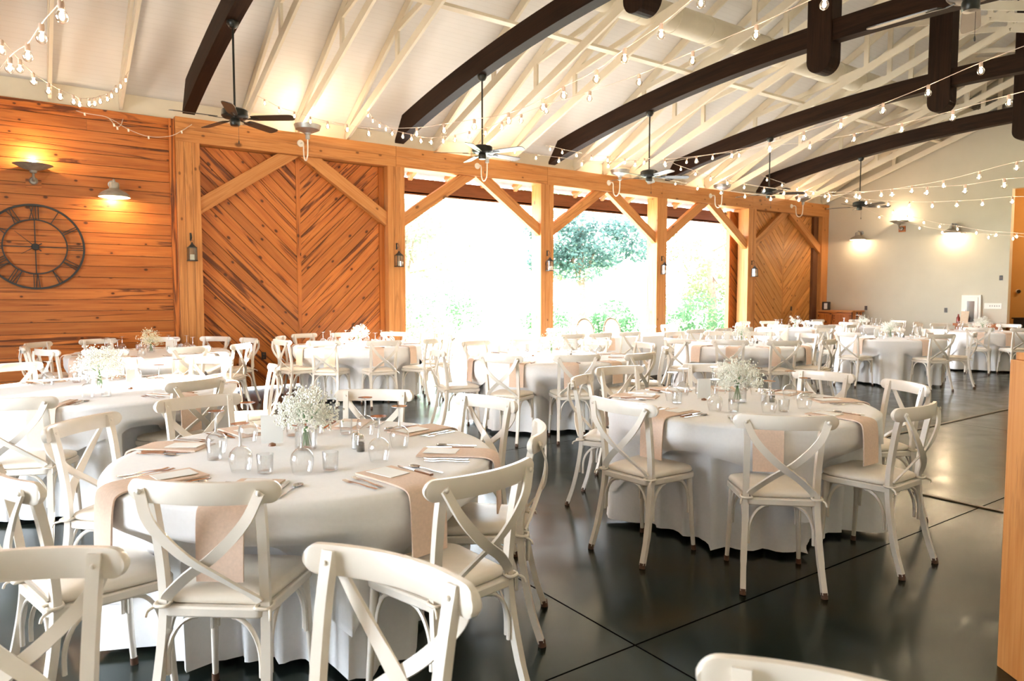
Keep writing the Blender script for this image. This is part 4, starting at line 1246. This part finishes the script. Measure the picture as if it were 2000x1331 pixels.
# ------------------------------------------------------------------ string lights
STRANDS = {
 'S1': ([[0.16,3.42,2.64],[0.1,3.88,2.68],[0.05,4.32,2.71],[-0.03,4.9,2.79]], [[0.2,3.13,2.69],[-0.18,6.08,2.93]]),
 'S2': ([[1.18,10.59,4.36],[1.07,10.14,4.15],[0.99,9.81,4.01],[0.9,9.43,3.84],[0.83,9.15,3.73],[0.72,8.68,3.58],[0.65,8.43,3.49],[0.58,8.14,3.41],[0.47,7.66,3.28],[0.41,7.41,3.24],[0.29,6.92,3.15],[0.2,6.57,3.1],[0.1,6.15,3.05],[0.02,5.83,3.04],[-0.07,5.46,3.04]], [[1.27,10.95,4.61],[-0.13,5.2,3.02]]),
 'S4': ([[2.96,10.54,4.33],[2.97,9.89,4.08],[2.98,9.26,3.88],[2.99,8.67,3.69],[3.0,8.1,3.52],[3.01,7.52,3.37],[3.02,6.95,3.22],[3.04,5.9,3.02],[3.04,5.38,2.95],[3.05,4.9,2.89],[3.06,4.42,2.84],[3.07,4.0,2.85],[3.07,3.77,2.88],[3.08,3.45,2.91],[3.08,3.19,2.97],[3.09,2.9,3.03],[3.09,2.61,3.11]], [[2.95,11.07,4.59],[3.09,2.47,3.19]]),
 'S5': ([[4.65,10.72,4.44],[4.62,10.47,4.3],[4.58,10.13,4.15],[4.54,9.81,4.03],[4.51,9.53,3.91],[4.45,9.06,3.77],[4.41,8.71,3.67],[4.37,8.36,3.57],[4.32,7.98,3.48],[4.28,7.6,3.42],[4.23,7.23,3.36],[4.19,6.83,3.32],[4.14,6.42,3.27],[4.09,6.03,3.25],[4.04,5.62,3.23],[3.98,5.14,3.21],[3.9,4.45,3.15],[3.83,3.81,3.11],[3.76,3.24,3.1],[3.69,2.69,3.09],[3.64,2.22,3.1]], [[4.68,11.0,4.63],[3.62,2.06,3.15]]),
 'S6': ([[7.99,10.2,4.22],[7.84,9.66,4.05],[7.67,9.07,3.88],[7.51,8.51,3.72],[7.35,7.96,3.59],[7.19,7.42,3.45],[7.04,6.89,3.35],[6.89,6.37,3.24],[6.69,5.68,3.14],[6.5,5.02,3.07],[6.33,4.42,3.03],[6.19,3.95,3.03],[6.07,3.51,3.04],[5.94,3.07,3.06],[5.82,2.66,3.09],[5.7,2.25,3.13]], [[8.06,10.42,4.33],[5.58,1.84,3.21]]),
 'S7': ([[9.76,9.01,3.93],[9.3,8.11,3.8],[8.82,7.17,3.66],[8.41,6.37,3.52],[8.01,5.59,3.41],[7.59,4.76,3.26],[7.21,4.02,3.16],[6.88,3.37,3.09],[6.58,2.8,3.04],[6.32,2.29,3.01]], [[10.37,10.19,4.2],[6.15,1.94,3.04]]),
 'S8': ([[7.13,10.11,4.05],[7.02,9.34,3.81],[6.91,8.6,3.63],[6.8,7.92,3.46],[6.7,7.24,3.32],[6.61,6.63,3.23]], [[7.18,10.43,4.18],[6.53,6.11,3.21]]),
 'S9': ([[11.17,10.03,3.86],[10.62,8.98,3.58],[10.12,8.03,3.34],[9.68,7.2,3.14],[9.28,6.44,2.98],[8.92,5.74,2.86],[8.58,5.1,2.76],[8.27,4.52,2.7],[8.0,4.0,2.65],[7.75,3.52,2.59],[7.51,3.06,2.53],[7.29,2.65,2.51]], [[11.6,10.85,4.14],[7.08,2.24,2.51]]),
 'S10': ([[10.74,9.51,4.04],[10.52,8.95,3.84],[10.3,8.41,3.65],[10.07,7.86,3.48],[9.87,7.36,3.33],[9.66,6.83,3.19],[9.46,6.34,3.07],[9.26,5.85,2.97],[9.07,5.38,2.88],[8.88,4.9,2.81],[8.7,4.48,2.76],[8.53,4.04,2.74],[8.35,3.62,2.73],[8.19,3.21,2.75],[8.03,2.82,2.77]], [[10.9,9.89,4.25],[7.91,2.51,2.81]]),
 'S11': ([[14.09,9.89,4.2],[13.59,9.16,3.94],[13.12,8.49,3.72],[12.69,7.86,3.53],[12.4,7.44,3.4],[11.9,6.73,3.19],[11.52,6.18,3.07],[11.13,5.62,2.95],[10.81,5.15,2.86],[10.48,4.68,2.78],[10.18,4.24,2.72],[9.9,3.83,2.67],[9.6,3.4,2.63]], [[14.3,10.19,4.38],[9.27,2.93,2.6]]),
 'S12': ([[16.3,8.63,3.68],[15.59,7.76,3.35],[15.17,7.26,3.16],[14.74,6.73,2.99],[14.35,6.26,2.85],[13.97,5.79,2.74],[13.59,5.33,2.62],[13.24,4.9,2.53],[12.91,4.49,2.46]], [[17.29,9.84,4.19],[12.42,3.9,2.39]]),
 'S13': ([[16.76,8.66,3.41],[15.74,7.27,2.98],[15.27,6.61,2.81],[14.84,6.02,2.69],[14.43,5.46,2.59],[14.05,4.94,2.51]], [[17.91,10.26,4.2],[13.56,4.26,2.43]]),
}
sl = {}
def strand(key, bulbs, ends, label):
    t = empty('string_lights', bulbs[0]); tag(t, label, 'string lights', 'string lights'); o0 = Vector(bulbs[0])
    up = Vector((0, 0, .062)); P = [Vector(ends[0]) - o0] + [Vector(p) + up - o0 for p in bulbs] + [Vector(ends[1]) - o0]
    b = MB(); b.tube(bez(P, 4), .0028, 5); b.build('cord', M['cord_white'], t, smooth=180)
    for p in bulbs:
        if 'b' not in sl:
            g = MB(); g.lathe([(.0001, -.026), (.010, -.0245), (.019, -.0175), (.0245, -.004), (.0245, .006), (.019, .018), (.012, .026), (.011, .032)], 14); sl['b'] = g.mesh('bulb', M['bulb_glass'], 180)
            g = MB(); g.lathe([(.0001, .066), (.008, .066), (.0125, .060), (.0125, .034), (.0105, .027), (.0001, .027)], 10); sl['s'] = g.mesh('socket', M['socket'], 40)
            g = MB(); g.ball((0, 0, .002), .0095, 10, 8, 0, 1.7); sl['f'] = g.mesh('filament', M['filament'], 180)
        o = bpy.data.objects.new('bulb', sl['b']); COL.objects.link(o); o.parent = t; o.location = Vector(p) - o0
        rz = random.uniform(0, 6); o.rotation_euler = (random.uniform(-.06, .06), random.uniform(-.06, .06), rz)
        for n_ in ('socket', 'filament'):
            c = bpy.data.objects.new(n_, sl[n_[0]]); COL.objects.link(c); c.parent = o
SLBL = ['bulb strand close to the camera in the top left corner', 'bulb strand sagging along the upper left below the ceiling', 'bulb strand starting left of the second arched beam near the first gooseneck lamp',
        'bulb strand starting from the truss just before the second arched beam', 'bulb strand starting left of the third arched beam', 'bulb strand starting right of the third arched beam',
        'short bulb strand before the third arched beam by the second fan', 'lowest bulb strand, crossing the header over the third opening', 'bulb strand running from the third fan to the lower right',
        'bulb strand leaving the fifth arched beam near the fourth fan', 'bulb strand sloping down in front of the dish lamp on the pale wall', 'lowest far bulb strand in front of the pale gable wall']
for (k, (bl, en)), lb in zip(STRANDS.items(), SLBL + ['bulb strand ending lowest before the hall opening']):
    strand(k, bl, en, lb)
t = empty('loose_light_cord', (0, 0, 0)); tag(t, 'loose pale light cord with empty sockets at the top of the clock wall', 'cord')
Y_ = D - .035
c1 = [(0.67, Y_ + .1, 4.13), (0.77, Y_ + .09, 4.11), (1.01, Y_, 4.08), (1.08, Y_, 4.04), (1.12, Y_, 3.99), (1.16, Y_, 3.95), (1.21, Y_, 3.99), (1.24, Y_, 4.08)]
c2 = [(1.01, Y_, 4.08), (1.14, Y_, 4.03), (1.30, Y_, 3.94), (1.56, Y_, 3.87), (1.84, Y_, 3.91), (2.01, Y_, 4.01), (2.16, Y_, 4.13)]
b = MB(); b.tube(bez(c1, 5), .005, 5); b.tube(bez(c2, 5), .005, 5); b.build('cord', M['cord_white'], t, smooth=180)
for p in (c1[4], c1[5], c1[1], c2[2], c2[3], c2[5]):
    b = MB(); b.tube([(p[0], p[1], p[2] + .005), (p[0] + .006, p[1], p[2] - .035)], .012, 8); b.build('socket', M['shade_in'], t, smooth=50)

# ------------------------------------------------------------------ things on the far wall and in the corner
def outlet(loc, rz, lbl, w=.075, h=.12, double=True):
    t = empty('power_outlet', loc, rz); tag(t, lbl, 'outlet', 'black wall plates')
    b = MB(); b.box(-w / 2, w / 2, -.008, 0, -h / 2, h / 2); b.build('cover_plate', M['plastic_black'], t, bevel=.002)
    b = MB()
    for z in (-.026, .026) if double else (0,): b.box(-.017, .017, -.011, -.008, z - .016, z + .016)
    b.build('socket', M['rubber'], t)
outlet((XE, 10.43, 1.20), gr, 'black outlet plate on the pale wall beside the wooden sideboard')
outlet((XE, 8.33, 1.17), gr, 'black outlet plate in the middle of the pale wall')
outlet((XE, 7.11, 1.98), gr, 'black switch plate high beside the hall opening', double=False)
outlet((3.21, D + .19, .53), 0, 'black outlet plate low on the large chevron door')
outlet((18.10, D + .19, 1.18), 0, 'black outlet plate on the far chevron door')
# extinguisher cabinet
t = empty('wall_cabinet', (XE, 7.73, 1.16), gr); tag(t, 'cream framed wall cabinet with a dark glass pane beside the switches', 'cabinet')
b = MB(); b.box(-.22, .22, -.05, 0, -.40, .40); b.build('frame', M['plastic_ivory'], t, bevel=.004)
b = MB(); b.box(-.16, .16, -.065, -.05, -.34, .34); d_ = b.build('door', M['plastic_ivory'], t, bevel=.004)
b = MB(); b.box(-.085, .085, -.068, -.064, -.28, .25); b.build('window_pane', plain('dark_glass', (.05, .05, .045), .08), d_)
b = MB(); b.box(-.135, -.11, -.085, -.065, -.06, .03); b.build('handle', M['zinc'], d_)
# switch panel
t = empty('switch_panel', (XE, 7.26, 1.29), gr); tag(t, 'wide ivory switch plate with five dark toggles on the pale wall', 'switch')
b = MB(); b.box(-.19, .19, -.008, 0, -.07, .07); b.build('cover_plate', M['plastic_ivory'], t, bevel=.002)
for k in range(5):
    b = MB(); b.box(-.06 + k * .05 - .006, -.06 + k * .05 + .006, -.018, -.008, -.014, .014); b.build('toggle', M['plastic_black'], t)
for k in range(2):
    b = MB(); b.box(-.165 + k * .05, -.135 + k * .05, -.011, -.008, -.045, .045); b.build('rocker', M['plastic_ivory'], t)
# thermostat and dark box in the hall
o = None
t = empty('thermostat', (XE + 2.0, 7.43, 1.66), gr); tag(t, 'round cream and black thermostat on the ochre hall wall', 'thermostat')
b = MB(); b.lathe([(.0001, .03), (.05, .028), (.06, .0), (.0001, 0)], 20, Matrix.Rotation(radians(90), 4, 'X')); b.build('base', M['plastic_ivory'], t, smooth=40)
b = MB(); b.lathe([(.0001, .045), (.045, .043), (.047, .028), (.0001, .028)], 20, Matrix.Translation((.03, 0, 0)) @ Matrix.Rotation(radians(90), 4, 'X')); b.build('dial', M['plastic_black'], t, smooth=40)
t = empty('hall_stand', (XE + 1.55, 6.95, 0)); tag(t, 'dark narrow stand against the ochre hall wall', 'stand')
b = MB(); b.box(-.3, .3, -.35, .3, 0, .95); b.build('body', M['plastic_black'], t, bevel=.01)
b = MB(); b.box(-.33, .33, -.38, .33, .95, .98); b.build('top', M['black'], t)
# sideboard in the corner
t = empty('wooden_sideboard', (19.22, 10.98, 0)); tag(t, 'pine sideboard in the far corner under the pale wall', 'sideboard')
b = MB(); b.box(-.28, .28, -.5, .5, 0, 1.09, 'y'); b.build('body', M['pine'], t)
b = MB(); b.box(-.33, .32, -.55, .52, 1.09, 1.135, 'y'); b.build('top', M['timber'], t, bevel=.004)
for k in range(2):
    b = MB(); b.box(-.30, -.28, -.46 + k * .48, -.02 + k * .48, .12, 1.02, 'z'); d_ = b.build('door', M['pine'], t); b = MB(); b.ball((-.315, -.05 + k * .1, .62), .015); b.build('knob', M['black'], d_, smooth=180)
t = empty('desk_clock', (19.15, 11.36, 1.135)); tag(t, 'small black and white box standing on the corner sideboard', 'box')
b = MB(); b.box(-.06, .06, -.10, .10, 0, .24); b.build('case', M['plastic_black'], t, bevel=.01)
b = MB(); b.box(-.066, -.06, -.07, .03, .03, .20); b.build('face', M['card'], t)
# side table with a card under the cabinet
t = empty('side_table', (19.25, 7.35, 0)); tag(t, 'low red-brown wooden side table against the pale wall', 'table')
b = MB(); b.box(-.25, .25, -.55, .55, .80, .86, 'y'); b.box(-.22, -.19, -.5, .5, .62, .80, 'y'); b.build('top', M['pine'], t)
for sx in (-1, 1):
    for sy in (-1, 1): b = MB(); b.box(sx * .2 - .025, sx * .2 + .025, sy * .48 - .025, sy * .48 + .025, 0, .80, 'z'); b.build('leg', M['pine'], t)
b = MB(); b.prism([(0, -.09, 0), (0, .09, 0), (.06, .09, .30), (.06, -.09, .30)], (.004, 0, 0)); o = b.build('notice_card', M['kraft'], loc=(19.12, 7.70, .861)); tag(o, 'leaning tan card on the side table', 'card')
b = MB(); b.lathe([(.0001, 0), (.04, 0), (.04, .13), (.018, .17), (.018, .22), (.0001, .22)], 16); o = b.build('bottle', plain('red_bottle', (.25, .03, .02), .2), smooth=40, loc=(19.25, 7.88, .861)); tag(o, 'small red bottle on the side table beside the tan card', 'bottle')

# ------------------------------------------------------------------ outdoors
b = MB(); n = 30
b.box(-60, 90, D + .36, 90, -.4, -.05); b.box(-60, XW - .3, -60, D + .36, -.4, -.05); structure(b, 'ground', M['gravel'])
b = MB(); b.box(-40, 90, 20, 90, -.05, -.03); o = structure(b, 'ground_lawn', M['grass'])
def foliage_mb(rnd, blobs, n, leaf):
    b = MB()
    tot = sum(r ** 2 for _, r, _ in blobs)
    for (cx_, cy_, cz_), r, sq in blobs:
        for i in range(int(n * r * r / tot)):
            d = Vector((rnd.gauss(0, 1), rnd.gauss(0, 1), rnd.gauss(0, 1))).normalized()
            rr = r * (1 - .55 * rnd.random() ** 2.2)
            p = Vector((cx_ + d.x * rr, cy_ + d.y * rr, cz_ + d.z * rr * sq))
            u = Vector((rnd.gauss(0, 1), rnd.gauss(0, 1), rnd.gauss(0, .6))).normalized(); w = u.orthogonal().normalized()
            w = Matrix.Rotation(rnd.uniform(0, 6.28), 3, u) @ w; s = leaf * rnd.uniform(.6, 1.4)
            k = len(b.v); nrm = u.cross(w) * s * .22
            b.v += [p - u * s, p + w * s * .45 + nrm, p + u * s, p - w * s * .45 + nrm]
            b.face([k, k + 1, k + 2]); b.face([k, k + 2, k + 3])
    return b
def tree(name, label, cat, loc, blobs, n, leaf, mat, trunk=True, group=None, seed=1):
    rnd = random.Random(seed); t = empty(name, loc); tag(t, label, cat, group)
    f = foliage_mb(rnd, blobs, n, leaf).build('foliage', mat, t)
    if trunk:
        b = MB(); top = max(c[2] for c, r, s in blobs)
        b.tube(bez([(0, 0, -.1), (.05, 0, top * .3), (-.08, .05, top * .65), (0, 0, top)], 4), [.22 - .17 * i / 12 for i in range(13)], 9); 
        for k in range(5):
            c, r, s = blobs[k % len(blobs)]; b.tube([(0, 0, top * (.35 + .1 * k)), (c[0] * .5, c[1] * .5, c[2] * .8 + .3), (c[0], c[1], c[2])], [.08, .05, .02], 6)
        b.build('trunk', M['trunk'], t, smooth=60)
    return t
TEAL = leaf_mat('teal_needles', (0.062, 0.105, 0.092)); GRN = leaf_mat('green_leaves', (0.08, 0.16, 0.075)); OLV = leaf_mat('olive_leaves', (0.14, 0.165, 0.08)); PALE = leaf_mat('pale_leaves', (0.17, 0.24, 0.13))
def crown(rnd, w, z0, z1, k):
    out = []
    for i in range(k):
        a = rnd.uniform(0, 6.28); t_ = rnd.random(); rr = w * (.25 + .6 * rnd.random())
        out.append(((rr * cos(a), rr * sin(a), z0 + (z1 - z0) * t_), w * rnd.uniform(.3, .5), .8))
    return out
R_ = random.Random(4)
cone = [((0.25 * sin(k * 2.1), .25 * cos(k * 2.1), 1.2 + k * .62), 2.2 * (1 - k / 12.5), .55) for k in range(12)]
tree('conifer', 'bluish green conifer seen through the second opening', 'tree', (20.0, 23.2, 0), [((-.9, .6, 4.0), 1.2, .8), ((.7, -.5, 3.8), 1.3, .8), ((0, 0, 3.2), 1.3, .8), ((-.2, .1, 4.7), .9, .8), ((-1.2, .9, 3.2), 1.0, .8), ((1.4, -1.0, 4.5), .8, .7), ((-1.6, 1.1, 4.6), .7, .8), ((2.0, -1.4, 3.6), .7, .8)], 6400, .10, TEAL, True, None, 2)
tree('leafy_tree', 'olive green leafy tree filling the third opening', 'tree', (21.5, 17.4, 0), crown(R_, 1.7, 1.0, 4.9, 12), 5200, .07, OLV, True, None, 3)
tree('leafy_tree', 'pale tree branches high at the left of the first opening', 'tree', (14.6, 29.5, 0), crown(R_, 2.4, 3.2, 6.0, 9), 2600, .10, PALE, True, None, 4)
tree('leafy_tree', 'tall pale tree far beyond the second opening', 'tree', (31, 36, 0), crown(R_, 4.2, 2.5, 9.0, 12), 4200, .16, PALE, True, None, 5)
tree('leafy_tree', 'tall pale tree far beyond the third opening', 'tree', (40, 31, 0), crown(R_, 4.0, 2.5, 9.0, 12), 4200, .16, PALE, True, None, 6)
tree('leafy_tree', 'tall pale tree far beyond the first opening', 'tree', (20, 41, 0), crown(R_, 4.5, 3.0, 9.5, 12), 4200, .16, PALE, True, None, 8)
def shrub(lbl, x, y, r, h, mat, n, s): tree('shrub', lbl, 'shrub', (x, y, 0), [((0, 0, h * .55), r, h / r * .55), ((r * .7, -r * .3, h * .4), r * .6, .8), ((-r * .6, r * .4, h * .45), r * .65, .8)], n, .065, mat, False, 'shrubs in the garden', s)
shrub('rounded green shrub in the middle of the first opening', 13.0, 23.4, 1.25, 2.2, GRN, 2600, 11)
shrub('low green shrub at the right of the first opening', 15.6, 20.0, .8, 1.2, GRN, 1300, 12)
shrub('low green shrub below the conifer', 16.6, 17.6, .7, 1.3, GRN, 1400, 13)
shrub('low green shrub at the left of the third opening', 18.2, 15.2, .8, 1.5, GRN, 1500, 14)
shrub('pale shrub low at the left of the first opening', 10.8, 20.8, .9, 1.3, PALE, 1200, 15)
shrub('pale tall shrub hiding the conifer trunk', 19.0, 20.9, 1.5, 2.5, PALE, 2600, 17)
shrub('broad pale shrub right of the conifer', 22.6, 20.3, .8, 2.1, PALE, 1800, 18)
shrub('broad pale shrub beside the round green shrub', 10.2, 27.0, 1.6, 2.6, PALE, 2200, 19)
